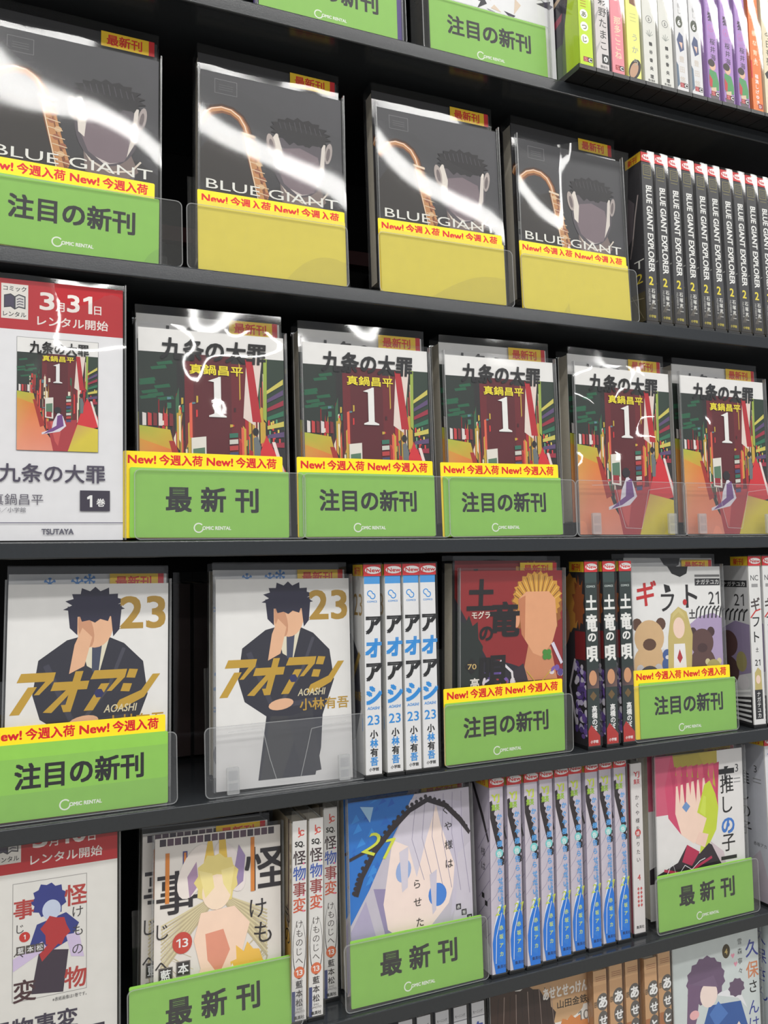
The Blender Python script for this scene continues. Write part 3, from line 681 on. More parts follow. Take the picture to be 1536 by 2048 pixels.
def art_silver(w=131, h=183):
    a = Art(w, h, rgb(34, 116, 200)); rn = random.Random(3)
    for i in range(40):
        x, y, r_ = rn.random() * 70, 90 + rn.random() * 93, 3 + rn.random() * 7; a.poly([(x, y), (x + r_, y + r_ * .3), (x + r_ * .6, y + r_)], rn.choice([rgb(24, 96, 190), rgb(50, 140, 220), rgb(30, 106, 196)]))
    a.poly([(70, 183), (131, 183), (131, 20), (110, 40), (0, 0), (0, 70), (20, 100), (40, 136)], rgb(196, 190, 202))
    a.poly([(0, 0), (40, 0), (30, 40), (16, 90), (0, 64)], rgb(176, 168, 196)); a.poly([(24, 100), (34, 60), (40, 30), (60, 46), (50, 96)], rgb(150, 140, 176))
    a.poly([(44, 136), (70, 176), (110, 172), (114, 100), (104, 74), (84, 56), (56, 46), (38, 60), (34, 84)], rgb(246, 226, 216))
    a.poly([(46, 142), (66, 178), (96, 176), (82, 140), (70, 104), (62, 134)], rgb(214, 208, 220)); a.poly([(92, 176), (122, 170), (124, 90), (106, 60), (112, 110), (98, 150)], rgb(202, 196, 212)); a.poly([(116, 120), (131, 130), (131, 10), (100, 30), (112, 70)], rgb(206, 200, 212))
    for i in range(6): a.line([(72 + i * 10, 180), (66 + i * 11, 140), (78 + i * 10, 100 - i * 4)], 0.6, rgb(160, 152, 176))
    a.ell(92, 84, 10, 11, rgb(66, 130, 214), 20); a.ell(56, 112, 8, 11, rgb(150, 176, 222), 18, -15)
    a.poly([(52, 130), (62, 134), (60, 96), (54, 92)], rgb(214, 208, 220)); a.poly([(84, 104), (92, 108), (90, 70), (86, 66)], rgb(208, 202, 216))
    a.poly([(0, 0), (40, 0), (46, 30), (40, 52), (34, 54), (26, 30), (14, 36)], rgb(246, 222, 210)); a.poly([(66, 30), (92, 40), (76, 10), (44, 0), (40, 6)], rgb(36, 96, 180)); a.poly([(60, 34), (90, 44), (88, 36), (64, 24)], rgb(226, 206, 206))
    L = [(6, 96), (12, 112), (26, 134), (44, 152), (64, 168), (84, 176), (104, 168), (120, 152), (131, 138)]
    a.line(L, 5, rgb(40, 32, 40))
    for i in range(len(L) - 1):
        for k in range(4): x = L[i][0] + (L[i + 1][0] - L[i][0]) * k / 4; y = L[i][1] + (L[i + 1][1] - L[i][1]) * k / 4; a.ell(x - 2, y + 3.4, 2, 2, rgb(40, 32, 40), 7)
    a.line([(0, 130), (30, 140), (52, 162)], 3, rgb(44, 36, 44)); a.poly([(12, 178), (22, 162), (26, 176)], rgb(160, 200, 230))
    a.text('21', 12, 136, 30, rgb(214, 222, 70), 0.0, width=27, shear=0.2, rot=-22)
    for t_, x, y in (('ぐ', 104, 164), ('や', 106, 148), ('様', 106, 130), ('は', 106, 112)): a.text(t_, x, y - 4, 9.5, BLACK, 0.0, anchor='c')
    for t_, x, y in (('ら', 70, 96), ('せ', 70, 79), ('た', 72, 60)): a.text(t_, x, y - 2, 9.5, BLACK, 0.0, anchor='c')
    for i, ch in enumerate('赤坂ア'): x = 112 + i * 6; y = 66 - i * 6; a.rect(x, y, x + 5.4, y + 5.4, rgb(40, 38, 44)); a.text(ch, x + 2.7, y + 1, 4, WHITE, 0.01, anchor='c')
    return a

def art_pink(w=131, h=185):
    a = Art(w, h, rgb(226, 224, 222)); a.poly([(0, 120), (92, 120), (92, 185), (0, 185)], rgb(206, 92, 120))
    a.poly([(14, 150), (24, 185), (88, 185), (92, 140), (84, 110), (70, 90), (36, 96), (18, 116)], rgb(206, 74, 110)); a.poly([(26, 185), (74, 185), (66, 156), (30, 162)], rgb(176, 160, 60)); a.poly([(64, 185), (92, 185), (92, 140), (82, 150)], rgb(186, 168, 66))
    a.poly([(30, 150), (74, 156), (80, 120), (66, 92), (54, 84), (36, 96), (28, 120)], rgb(244, 214, 196))
    for i in range(9): x = 22 + i * 8; a.poly([(x, 170), (x + 9, 172), (x + 5, 138 - (i % 3) * 8)], rgb(214, 90, 116) if i % 2 else rgb(196, 62, 100))
    a.poly([(38, 126), (44, 132), (50, 126), (44, 120)], rgb(110, 150, 200))
    a.poly([(60, 118), (72, 148), (80, 152), (88, 136), (92, 120), (88, 96), (72, 74), (62, 70), (66, 92), (74, 110)], rgb(196, 212, 60)); a.poly([(64, 118), (70, 136), (74, 134), (72, 112)], rgb(206, 222, 84))
    a.poly([(0, 40), (100, 40), (92, 74), (76, 82), (62, 72), (44, 84), (30, 66), (0, 56)], rgb(40, 28, 40)); a.poly([(44, 84), (62, 74), (50, 60), (36, 66)], rgb(180, 40, 80)); a.line([(10, 60), (40, 52), (80, 66)], 3, rgb(186, 44, 84)); a.poly([(56, 84), (70, 78), (76, 92), (62, 96)], rgb(240, 206, 190)); a.poly([(78, 84), (98, 70), (104, 44), (92, 60)], rgb(206, 190, 196))
    a.line([(10, 48), (22, 68), (28, 50), (40, 62), (50, 56), (62, 64), (70, 66)], 0.9, rgb(236, 236, 240))
    a.vtext('【', 106, 166, 22, BLACK, 0.0); a.rect(94, 157, 118, 163, BLACK); a.vtext('推しの', 106, 156, 22, BLACK, 0.004, step=23); a.text('の', 106, 90, 23, rgb(60, 120, 200), 0.02, anchor='c'); a.ell(106, 99, 2.5, 2.5, rgb(60, 120, 200))
    a.vtext('子', 106, 90, 22, BLACK, 0.004); a.rect(94, 60, 118, 64, BLACK)
    a.text('3', 122, 158, 13, rgb(60, 60, 62), 0.0, anchor='c'); a.rect(117, 150, 127, 151, rgb(130, 130, 130)); a.rect(117, 146, 127, 147, rgb(150, 150, 150))
    a.text('赤坂アカ', 110, 44, 7, rgb(50, 50, 50), 0.0, width=30, anchor='c')
    return a

def art_brownhair(w=122, h=185):
    a = Art(w, h, rgb(226, 222, 214)); a.poly([(56, 150), (122, 150), (122, 185), (40, 185)], rgb(190, 150, 108)); a.ell(84, 150, 30, 12, rgb(198, 160, 118))
    blob(a, 40, 140, 38, 40, rgb(52, 34, 30), 30, 0.05, 3); a.poly([(0, 120), (30, 110), (30, 185), (0, 185)], rgb(60, 38, 30)); a.poly([(40, 120), (62, 130), (74, 110), (60, 80), (40, 90)], rgb(240, 206, 180))
    for i in range(10): a.line([(10 + i * 7, 176), (6 + i * 8, 120 + (i % 3) * 6)], 1.0, rgb(150, 130, 120) if i % 2 else rgb(36, 24, 22), True)
    a.ell(42, 126, 4, 9, rgb(238, 198, 170), 14); blob(a, 98, 110, 30, 30, rgb(206, 130, 70), 36, 0.06, 6); blob(a, 98, 104, 22, 22, rgb(226, 160, 96), 30, 0.07, 7)
    a.text('あせとせっけん', 92, 164, 13, rgb(238, 232, 224), 0.03, width=56, anchor='c'); a.text('山田金鉄', 100, 152, 9, BLACK, 0.01, width=38, anchor='c'); a.text('10', 114, 134, 14, rgb(120, 116, 110), 0.0, width=14, anchor='c')
    return a

def art_bluecloth(w=130, h=185):
    a = Art(w, h, rgb(206, 214, 212)); a.poly([(30, 60), (52, 110), (100, 106), (112, 70), (104, 20), (40, 10)], rgb(52, 92, 160))
    a.poly([(52, 100), (66, 112), (80, 96), (62, 84)], rgb(78, 122, 190)); a.poly([(74, 60), (96, 84), (112, 60), (118, 10), (80, 0)], rgb(236, 220, 206)); a.poly([(60, 120), (96, 124), (110, 96), (96, 110)], rgb(232, 232, 234))
    blob(a, 48, 138, 28, 26, rgb(110, 88, 116), 30, 0.05, 3); a.poly([(22, 140), (40, 134), (34, 100), (26, 80), (18, 86)], rgb(118, 92, 122)); blob(a, 94, 122, 12, 10, rgb(104, 84, 108), 18, 0.1, 4); a.ell(52, 122, 13, 14, rgb(244, 224, 214), 18)
    a.poly([(26, 138), (60, 142), (66, 128), (40, 134)], rgb(120, 98, 126)); a.ell(30, 104, 7, 5, rgb(236, 180, 180))
    a.ell(80, 165, 6, 8, rgb(70, 60, 40), 18); a.text('4', 80, 161.5, 9, rgb(206, 180, 110), 0.02, anchor='c')
    for x, y in ((90, 158), (94, 148)): a.poly([(x, y - 3), (x + 3, y + 1), (x + 1.5, y + 3), (x, y + 1.5), (x - 1.5, y + 3), (x - 3, y + 1)], rgb(226, 150, 170))
    a.vtext('雪森寧々', 101, 176, 7.6, rgb(60, 60, 62), 0.0, step=11)
    a.text('久', 110, 154, 21, rgb(60, 70, 150), 0.01, anchor='l', clip=True); a.text('保', 110, 130, 20, rgb(206, 130, 90), 0.01, clip=True); a.vtext('さ', 120, 126, 16, BLACK, 0.006, clip=True); a.vtext('んは', 120, 104, 18, rgb(60, 70, 150), 0.006, clip=True)
    a.text('僕', 4, 62, 26, rgb(206, 110, 60), 0.02)
    return a

def art_mecha(w=138, h=185, bgc=rgb(226, 226, 228)):
    a = Art(w, h, bgc); rn = random.Random(12)
    for i in range(34):
        x, y = rn.random() * w, 48 + rn.random() * 90; s_ = 6 + rn.random() * 16; t = rn.random() * 6.28
        a.poly([(x, y), (x + s_ * math.cos(t), y + s_ * math.sin(t)), (x + s_ * .5 * math.cos(t + 1.0), y + s_ * .5 * math.sin(t + 1.0))], rn.choice([rgb(40, 40, 48), rgb(60, 62, 72), rgb(150, 40, 70), rgb(200, 198, 204), rgb(216, 196, 176), rgb(44, 36, 60), rgb(120, 120, 130)]))
    return a

def poster_common(a, month, day):
    W_ = rgb(226, 220, 214); a.rect(0, 171, a.w, a.h, rgb(176, 34, 42))
    a.text(month, a.w - 65, 189.5, 20, W_, 0.02, width=10.5); a.text('月', a.w - 53, 189.5, 8.4, W_, 0.012); a.text(day, a.w - 44, 189.5, 20, W_, 0.02, width=19); a.text('日', a.w - 23, 189.5, 8.4, W_, 0.012)
    a.text('レンタル開始', a.w - 67, 176.5, 8.8, W_, 0.015, width=55)
    x0 = a.w - 94; a.rect(x0, 179.5, x0 + 20, 208, rgb(218, 214, 206)); a.text('コミック', x0 + 10, 202.5, 4.6, rgb(60, 60, 66), 0.015, width=17, anchor='c'); a.text('レンタル', x0 + 10, 181.5, 4.6, rgb(60, 60, 66), 0.015, width=17, anchor='c')
    for sx in (-1, 1):
        c = x0 + 10; a.poly([(c, 187), (c + sx * 3, 189), (c + sx * 8, 188), (c + sx * 8, 198.5), (c + sx * 3, 200), (c, 198)], rgb(56, 56, 64)); a.poly([(c + sx * .6, 188.4), (c + sx * 3, 190), (c + sx * 7.2, 189.2), (c + sx * 7.2, 197.6), (c + sx * 3, 199), (c + sx * .6, 197.3)], rgb(200, 198, 194) if sx > 0 else rgb(70, 64, 84))
    for i in range(3): a.line([(c + 1.5, 191 + 2.2 * i), (c + 3.5, 192 + 2.2 * i), (c + 6.4, 191.4 + 2.2 * i)], 0.7, rgb(70, 64, 84))
def art_poster_a(w=148, h=212):
    a = Art(w, h, rgb(222, 222, 224)); poster_common(a, '3', '31')
    a.frame(w - 82.4, 72.6, w - 19.6, 165.4, 0.4, rgb(150, 150, 150)); a.rect(w - 82, 73, w - 20, 165, rgb(226, 225, 222)); street(a, w - 82, 73, 62, 80, 9)
    a.text('九条の大罪', w - 50, 153.6, 10.5, BLACK, 0.024, width=45, anchor='c'); a.text('真鍋昌平', w - 51, 147, 5, rgb(236, 220, 50), 0.015, width=24, anchor='c'); serif_one(a, w - 55, 129, 0.46, rgb(226, 226, 224))
    a.text('九条の大罪', w - 14.5, 48.5, 16, rgb(70, 64, 82), 0.014, width=80, anchor='r')
    a.text('真鍋昌平', w - 62, 29.5, 9.6, rgb(92, 88, 100), 0.0, width=38, anchor='r'); a.text('青年／小学館', w - 75, 23, 4.4, rgb(110, 108, 116), 0.0, width=27, anchor='r')
    a.rect(w - 34, 24, w - 10.5, 41, rgb(52, 46, 62)); a.text('1', w - 28, 27.6, 13, WHITE, 0.03); a.text('巻', w - 21, 28.4, 7, WHITE, 0.02)
    a.rect(0, 14, w, 14.6, rgb(90, 86, 110)); a.text('TSUTAYA', w - 63, 5, 6.2, rgb(92, 92, 104), 0.03, width=24)
    return a
def art_poster_b(w=148, h=215):
    a = Art(w, h, rgb(222, 220, 214)); poster_common(a, '3', '10')
    x = w - 80; a.frame(x, 70, x + 56, 163, 0.4, rgb(150, 148, 146)); RD = rgb(176, 60, 56)
    a.poly([(x + 14, 74), (x + 38, 71), (x + 42, 104), (x + 20, 108)], rgb(58, 46, 62)); a.poly([(x + 12, 110), (x + 18, 128), (x + 40, 134), (x + 50, 124), (x + 44, 112), (x + 26, 104)], rgb(46, 56, 130)); a.poly([(x + .5, 94), (x + 26, 108), (x + 22, 114), (x + .5, 104)], rgb(206, 190, 220)); a.poly([(x + 40, 116), (x + 50, 116), (x + 54, 96), (x + 44, 98)], rgb(206, 190, 220))
    blob(a, x + 27, 146, 13, 13, rgb(44, 54, 130), 22, 0.1, 3); a.ell(x + 29, 138, 7, 8, rgb(196, 206, 226)); blob(a, x + 32, 121, 10, 12, rgb(178, 46, 50), 12, 0.14, 4, 20); a.poly([(x + 22, 98), (x + 34, 110), (x + 31, 116), (x + 20, 104)], rgb(178, 46, 50))
    a.text('事', x + 1, 136, 16, RD, 0.02); a.text('怪', x + 39, 140, 18, RD, 0.016, clip=True); a.text('物', x + 39, 74, 18, RD, 0.016); a.text('変', x + 1, 71, 18, rgb(70, 40, 46), 0.016)
    a.vtext('けもの', x + 49, 138, 10, rgb(60, 56, 60), 0.0, step=15); a.text('じ', x + 3, 124, 8, rgb(60, 56, 60), 0); a.text('へ', x + 1, 104, 8, rgb(60, 56, 60), 0)
    a.ell(x + 9, 120, 4, 4, rgb(196, 50, 44)); a.text('1', x + 9, 118.2, 5, WHITE, 0.02, anchor='c')
    for i, ch in enumerate('藍本松'): a.rect(x + 3 + i * 7, 106.5, x + 9.4 + i * 7, 113, rgb(80, 74, 70)); a.text(ch, x + 6.2 + i * 7, 107.8, 5, WHITE, 0.01, anchor='c')
    a.text('※表紙画像は1巻です。', x + 56, 65, 3.4, rgb(90, 88, 90), 0.0, width=26, anchor='r')
    a.text('怪物事変', w - 31, 43, 16.5, rgb(60, 54, 72), 0.02, width=66, anchor='r'); a.rect(w - 34, 22, w - 10, 40, rgb(52, 46, 62)); a.text('1', w - 28, 26, 13, WHITE, 0.03); a.text('巻', w - 20, 27, 7, WHITE, 0.02)
    return a

# ------------------------------------------------------------------ face-out displays
B_WHITE = pbr('cover_board_white', PAPER, 0.5); B_DARK = pbr('cover_board_dark', rgb(46, 46, 49), 0.4)
ART_OBJ = {}
def display(key, art_fn, w, h, X, Z, lean, roll, label_sheet, label_book, stand_label=None, rear_art=None, rear_dz=0.018, rear_h=None, rear_body=None, y0=0.0165, film=None, tray=False, has_rear=True, group=None, rear_w=None, stand_x=None, t_=0.018, rear_dx=0.0):
    tilt, bulge, amp, seed, freq, mat = film or (lambda u: 0.0, 0.0008, 0.0012, int(X * 100), 20, FILM)
    F = frame(X, 0.004, Z, lean, roll)
    a = ART_OBJ.get(key) or art_fn()
    t, c = sheet_sign('display_cover', label_sheet, 'book cover', F @ T(0, y0 - 0.004, 0.0030), a, w, h, group, tilt, bulge, amp, seed, freq, mat)
    ART_OBJ.setdefault(key, c)
    if has_rear:
        ra = ART_OBJ.get((key, 'rear'))
        if ra is None: ra = rear_art() if rear_art else c
        b, p = rear_book(F @ T(rear_dx, 0.0245, rear_dz + 0.001), label_book, ra, rear_w or w, rear_h or h, t_, rear_body or B_WHITE)
        ART_OBJ.setdefault((key, 'rear'), p)
    if stand_label: stand(frame(stand_x if stand_x is not None else X, 0.004, Z, lean, 0), stand_label, tray=tray, step=rear_dz)
    return F

def card(kind, X, Z, lean, roll, label, dx=0.0, arrival=None, adx=0.0):
    F = frame(X, 0.004, Z, lean, roll)
    notice_card(kind, F @ T(0, 0.0048, 0.0026), label, h=0.064 if kind == 'blank' else 0.060)
    if arrival: arrival_card(F @ T(adx, 0.0058, 0.0022), arrival)

streak = lambda a0, a1, c=0.5, k=9: (lambda u: a0 + (a1 - a0) / (1 + math.exp(-k * (u - c))))
# second row: dark covers
Z = ZS[1]
G_D = 'dark display covers'
display('dark', art_dark, 0.137, 0.192, 0.0390, Z, 4.0, 0.8, 'dark grey display cover at the left edge, above a green card', 'dark comic behind the leftmost dark cover, yellow sticker on top', 'clear stand holding the leftmost green card of the second shelf', rear_h=0.200, rear_dz=0.018, rear_body=B_DARK, film=(lambda u: 1.2 + 3.0 * max(0, u - 0.6) ** 1.2 * 2, 0.0016, 0.0012, 3, 12, FILM), group=G_D, stand_x=0.0515)
card('chumoku', 0.0370, Z, 4.0, 1.2, 'green notice card in front of a dark cover, leftmost on the second shelf', arrival='yellow new arrival card behind the leftmost green card of the second shelf', adx=-0.004)
display('dark', art_dark, 0.137, 0.192, 0.2131, Z, 4.0, 0.8, 'dark grey display cover above the leftmost of the three plain yellow cards', 'dark comic with yellow sticker, above the leftmost plain yellow card', 'clear stand holding the leftmost of the three plain yellow cards', rear_h=0.200, rear_body=B_DARK, film=(streak(1.8, 3.6, 0.5, 7), 0.0012, 0.0008, 5, 10, FILM), group=G_D, stand_x=0.2070)
card('blank', 0.2113, Z, 4.0, 0.2, 'plain yellow card with nothing printed, leftmost of three', arrival='new arrival card behind the leftmost plain yellow card', adx=0.0)
display('dark', art_dark, 0.137, 0.192, 0.3902, Z, 3.5, 0.0, 'dark grey display cover above the middle of the three plain yellow cards', 'dark comic with yellow sticker, above the middle plain yellow card', 'clear stand holding the middle of the three plain yellow cards', rear_h=0.200, rear_body=B_DARK, film=(streak(1.7, 4.1, 0.45, 5), 0.0012, 0.0008, 8, 10, FILM), group=G_D)
card('blank', 0.3876, Z, 3.0, -0.6, 'plain yellow card with nothing printed, middle of three', arrival='new arrival card behind the middle plain yellow card', adx=-0.001)
display('dark', art_dark, 0.137, 0.192, 0.5527, Z, 4.5, 1.0, 'dark grey display cover beside the row of dark spines', 'dark comic with yellow sticker, behind the cover nearest the dark spines', 'clear stand holding the plain yellow card nearest the dark spines', rear_h=0.200, rear_body=B_DARK, film=(lambda u: max(-5.5, 1.8 + 3.4 * min(u, .40) - 70.0 * max(0, u - .40)), 0.0014, 0.0010, 11, 12, FILM), group=G_D)
card('blank', 0.5488, Z, 4.5, 0.3, 'plain yellow card with nothing printed, rightmost of three', arrival='new arrival card behind the rightmost plain yellow card', adx=-0.001)

# third row: red street covers
Z = 0.0
G_S = 'street display covers'
rowl = [('first', 0.1588, -0.5), ('second', 0.3082, -0.4), ('third', 0.4597, -0.6), ('fourth', 0.6160, 0.3), ('fifth', 0.7640, 0.2)]
film3 = [(lambda u: 1.2 * math.sin(5 * u), 0.0010, 0.0026, 3, 34, FILM), (lambda u: 0.0, 0.0006, 0.0008, 4, 16, FILM), (lambda u: 0.0, 0.0006, 0.0008, 9, 16, FILM), (lambda u: 0.0, 0.0024, 0.0044, 14, 30, FILM), (lambda u: 0.0, 0.0024, 0.0044, 21, 26, FILM)]
extra = ['next to the white poster', 'second from the white poster', 'middle of the five', 'left one without a card', 'at the right picture edge']
for (n_, x, ro), fl, ex in zip(rowl, film3, extra):
    display('street', art_street, 0.131, 0.185, x, Z, 2.2, ro, 'red street cover with a large 1, ' + ex, 'comic behind the red street cover, ' + ex, 'clear stand of the red street cover, ' + ex, rear_h=0.187, rear_dz=0.016, film=fl, tray=n_ in ('fourth', 'fifth'), group=G_S, stand_x=x if n_ in ('fourth', 'fifth') else x + 0.004)
card('saishin', 0.1533, Z, 2.2, 0.4, 'green card with three characters beside the white rental poster', arrival='new arrival card with a yellow edge left of the three-character green card', adx=-0.0055)
card('chumoku', 0.3030, Z, 2.2, 0.0, 'green notice card, middle one of the third shelf', arrival='new arrival card behind the middle green card of the third shelf', adx=-0.001)
card('chumoku', 0.4534, Z, 2.2, -0.6, 'green notice card, rightmost on the third shelf', arrival='new arrival card behind the rightmost green card of the third shelf', adx=-0.002)

# fourth row
Z = ZS[3]
display('suit', art_suit, 0.129, 0.187, 0.0510, Z, 4.5, 1.0, 'white display cover with gold 23, behind a green card at the left edge', 'white comic with blue snowflakes behind the leftmost gold 23 cover', 'clear stand behind the leftmost green card of the fourth shelf', rear_art=art_suit_back, rear_h=0.186, rear_dz=0.012, film=(lambda u: 0.0, 0.0010, 0.0014, 31, 18, FILM), stand_x=0.047)
card('chumoku', 0.0450, Z, 2.0, 0.3, 'green notice card under a gold 23 cover', arrival='new arrival card under the leftmost gold 23 cover', adx=-0.002)
display('suit', art_suit, 0.129, 0.187, 0.2223, Z, 5.0, 1.0, 'white display cover with gold 23, uncovered in a clear tray', 'white comic with blue snowflakes behind the uncovered gold 23 cover', 'clear stand with moulded tray in front of the uncovered gold 23 cover', rear_h=0.186, rear_dz=0.012, film=(lambda u: 0.0, 0.0008, 0.0008, 37, 14, FILM), tray=True)
display('red', art_red, 0.123, 0.187, 0.4632, Z, 0.6, 1.0, 'red and black display cover with black brush lettering', 'comic in a clear cover behind the red and black display cover', 'clear stand behind the green card below the red and black cover', rear_h=0.186, rear_dz=0.012, film=(lambda u: 0.0, 0.0008, 0.0008, 41, 14, FILM), rear_body=B_DARK, t_=0.020, rear_w=0.128, stand_x=0.455)
card('chumoku', 0.4517, Z, 0.6, -0.1, 'green notice card under the red and black cover', arrival='new arrival card under the red and black cover', adx=-0.001)
display('bears', art_bears, 0.131, 0.187, 0.6867, Z, 2.5, 1.1, 'white display cover with brown toy shapes and number 21', 'comic in a clear cover behind the white cover with toy shapes', 'clear stand behind the green card below the white cover with toy shapes', rear_h=0.186, rear_dz=0.012, film=(lambda u: 0.0, 0.0008, 0.0012, 47, 20, FILM))
card('chumoku', 0.6915, Z, 2.5, 1.0, 'green notice card with a yellow edge under the toy-shape cover', arrival='new arrival card under the toy-shape cover, showing as a yellow left edge', adx=-0.0065)

# fifth row
Z = ZS[4]
display('blond', art_blond, 0.113, 0.173, 0.1600, Z, 6.0, 1.5, 'cream display cover with orange characters and number 13', 'cream comic behind the cream number 13 cover', 'clear stand behind the green card at the lower left', rear_h=0.174, rear_dz=0.004, film=(lambda u: 0.8 * u, 0.0010, 0.0022, 51, 22, FILM), stand_x=0.158, rear_dx=-0.009, t_=0.024)
card('saishin', 0.1536, Z, 6.0, 0.5, 'green three-character card cut by the bottom edge of the picture')
display('silver', art_silver, 0.131, 0.183, 0.3503, Z, 3.5, 0.3, 'blue and silver display cover with yellow 21', 'blue comic behind the blue and silver display cover', 'clear stand behind the green card left of the blue spines', rear_h=0.184, rear_dz=0.004, film=(lambda u: 0.0, 0.0006, 0.0008, 55, 16, FILM))
card('saishin', 0.3509, Z, 3.5, 0.4, 'green three-character card left of the blue spines')
display('pink', art_pink, 0.131, 0.185, 0.7131, Z, 2.0, 1.2, 'white display cover with pink and lime shapes', 'comic behind the white cover with pink and lime shapes', 'clear stand behind the green card under the pink and lime cover', rear_h=0.184, rear_dz=0.004, film=(lambda u: 0.0, 0.0006, 0.0008, 59, 16, FILM))
card('saishin', 0.7118, Z, 2.0, 0.4, 'green three-character card under the pink and lime cover')

# rental posters (flat printed sheets in sleeves)
def poster(label, Z, art, w, h, right, seed, y=0.006, lean=1.0, amp=0.0032, roll=0, fm=None):
    t, c = sheet_sign('rental_poster', label, 'poster', frame(right - w / 2, y, Z, lean, roll), art, w, h, 'rental start posters', lambda u: 1.3 if amp > .001 else 0.0, 0.0008, amp, seed, 24, fm or FILM)
poster('white rental poster at the left edge, level with the red street covers', 0.0010, art_poster_a(), 0.148, 0.212, 0.0775, 7)
poster('white rental poster at the lower left corner, with a blue-haired shape', ZS[4], art_poster_b(), 0.148, 0.215, 0.0745, 12, y=0.014, lean=0.5, amp=0.0008)

# ------------------------------------------------------------------ rows of books, spines to the front
def row_of(proto, xs, Z, labels, group, y=0.006, lean=2.0, rolls=None, ys=None):
    """first position moves the built book, the others are copies of it and of its parts"""
    for i, (x, lb) in enumerate(zip(xs, labels)):
        M = frame(x, ys[i] if ys else y, Z, lean, rolls[i] if rolls else 0.0)
        if i == 0: proto.matrix_world = M; proto['label'] = lb
        else: dup(proto, M, lb, group)
ORD = ['first', 'second', 'third', 'fourth', 'fifth', 'sixth', 'seventh', 'eighth', 'ninth', 'tenth', 'eleventh', 'twelfth']
O0 = T(0, 0, 0)

# dark spines, second shelf
W2, H2 = 17.4, 186.0
sp = Art(W2 - 1.8, H2); sw = W2 - 1.8
sp.rect(0, 0, sw, H2, rgb(56, 56, 58)); sp.rect(0, 0, sw, 30, [rgb(40, 36, 32), rgb(48, 44, 38), rgb(56, 56, 58), rgb(56, 56, 58)])
sp.frame(2.4, 170, sw - 2.4, 182, 0.5, rgb(150, 140, 70)); [sp.rect(4, 173 + 2 * i, sw - 4, 173.4 + 2 * i, rgb(140, 132, 80)) for i in range(4)]; sp.rect(3, 166.4, sw - 3, 167, rgb(140, 132, 80))
sp.text('BLUE GIANT EXPLORER', 5.6, 158, 11.2, rgb(230, 230, 226), 0.022, width=101, rot=-90)
sp.text('2', sw / 2, 42, 13.5, rgb(226, 208, 60), 0.02, anchor='c')
sp.vtext('石塚真一', sw * .66, 38, 5.6, rgb(220, 220, 214), 0.015, step=6.6); sp.text('NUMBER 8', sw * .22, 37, 4.0, rgb(160, 160, 156), 0.01, rot=-90)
for i in range(4): sp.line([(3 + i * 1.5, 12), (8 + i * 1.4, 20 + i)], 0.5, rgb(110, 104, 92))
sp.text('小学館', sw / 2, 4.5, 3.4, rgb(200, 186, 70), 0.015, anchor='c')
sd = Art(62, H2); sd.rect(0, 0, 62, H2, rgb(54, 52, 55)); sd.poly([(20, 80), (44, 100), (50, 140), (40, 150), (30, 110)], rgb(92, 84, 88)); sd.line([(44, 92), (50, 124), (56, 148)], 2.0, rgb(180, 168, 164)); sd.line([(40, 78), (46, 100)], 1.6, rgb(140, 128, 124))
sd.text('T', 46, 62, 14, rgb(224, 224, 216), 0, width=16); sd.text('2', 48, 45, 16, rgb(206, 186, 60), 0.0, width=11); sd.rect(30, 0, 62, 34, rgb(78, 70, 44)); sd.line([(34, 30), (60, 26)], 0.8, rgb(150, 140, 110)); sd.line([(40, 34), (58, 4)], 0.6, rgb(150, 140, 110))
bk = spine_book('x', W2 / 1000, H2 / 1000, sp, sd, B_DARK, 'dark spines on the second shelf', O0)
xs = [0.6460, 0.6665, 0.6865, 0.7070, 0.7272, 0.7470, 0.7672, 0.7872, 0.8072, 0.8272]
lb = ['dark comic spine with yellow 2, %s' % s for s in ['nearest the yellow cards, its front cover in view'] + ['%s from the left of its row' % ORD[i] for i in range(1, 8)] + ['second from the right edge of the picture', 'cut by the right edge of the picture']]
row_of(bk, xs, ZS[1], lb, 'dark spines on the second shelf', lean=3.0, rolls=[1.2, .9, .8, .6, .7, .5, .6, .4, .5, .4])

# white spines with black and blue letters, fourth shelf
BL = rgb(40, 140, 215)
sp = Art(16.2, 186); sw = 16.2; sp.rect(0, 0, sw, 186, rgb(226, 226, 226)); sp.rect(0, 178, sw, 186, rgb(70, 150, 215))
sp.arc(6, 169, 2.6, 1.0, 0, 270, BL, 8); sp.arc(8.6, 166.5, 2.6, 1.0, 180, 450, BL, 8); sp.text('COMICS', 3, 160.5, 2.4, BL, 0.02, width=10)
for i, (ch, c) in enumerate((('ア', BLACK), ('オ', BL), ('ア', BLACK), ('シ', BL))): sp.text(ch, sw / 2, 132 - i * 22, 20, c, 0.045, anchor='c', width=14.5, shear=0.1)
sp.text('AOASHI', 2, 60, 3.8, BL, 0.02, width=12, shear=.2); sp.text('23', sw / 2, 46, 12.5, BL, 0.01, anchor='c', width=12)
for i, (ch, c) in enumerate((('小', BLACK), ('林', BL), ('有', BLACK), ('吾', BL))): sp.text(ch, sw / 2 + .4, 34 - i * 8.4, 8.2, c, 0.03, anchor='c')
sp.text('小学館', sw / 2, 3.4, 3.4, BLACK, 0.02, anchor='c')
sd = Art(62, 186); sd.rect(0, 0, 62, 186, rgb(206, 206, 204)); sd.text('23', 38, 148, 30, rgb(150, 120, 50), 0.0, width=22); sd.poly([(30, 130), (50, 110), (54, 60), (40, 30), (10, 20), (0, 120)], rgb(50, 50, 60)); sd.line([(30, 84), (52, 112)], 6, rgb(150, 122, 48)); sd.text('有吾', 38, 68, 9, rgb(150, 120, 50), 0.02)
sd.line([(58, 40), (58, 52)], 1, BL)
bk = spine_book('x', 0.018, 0.186, sp, sd, B_WHITE, 'white spines on the fourth shelf', O0)
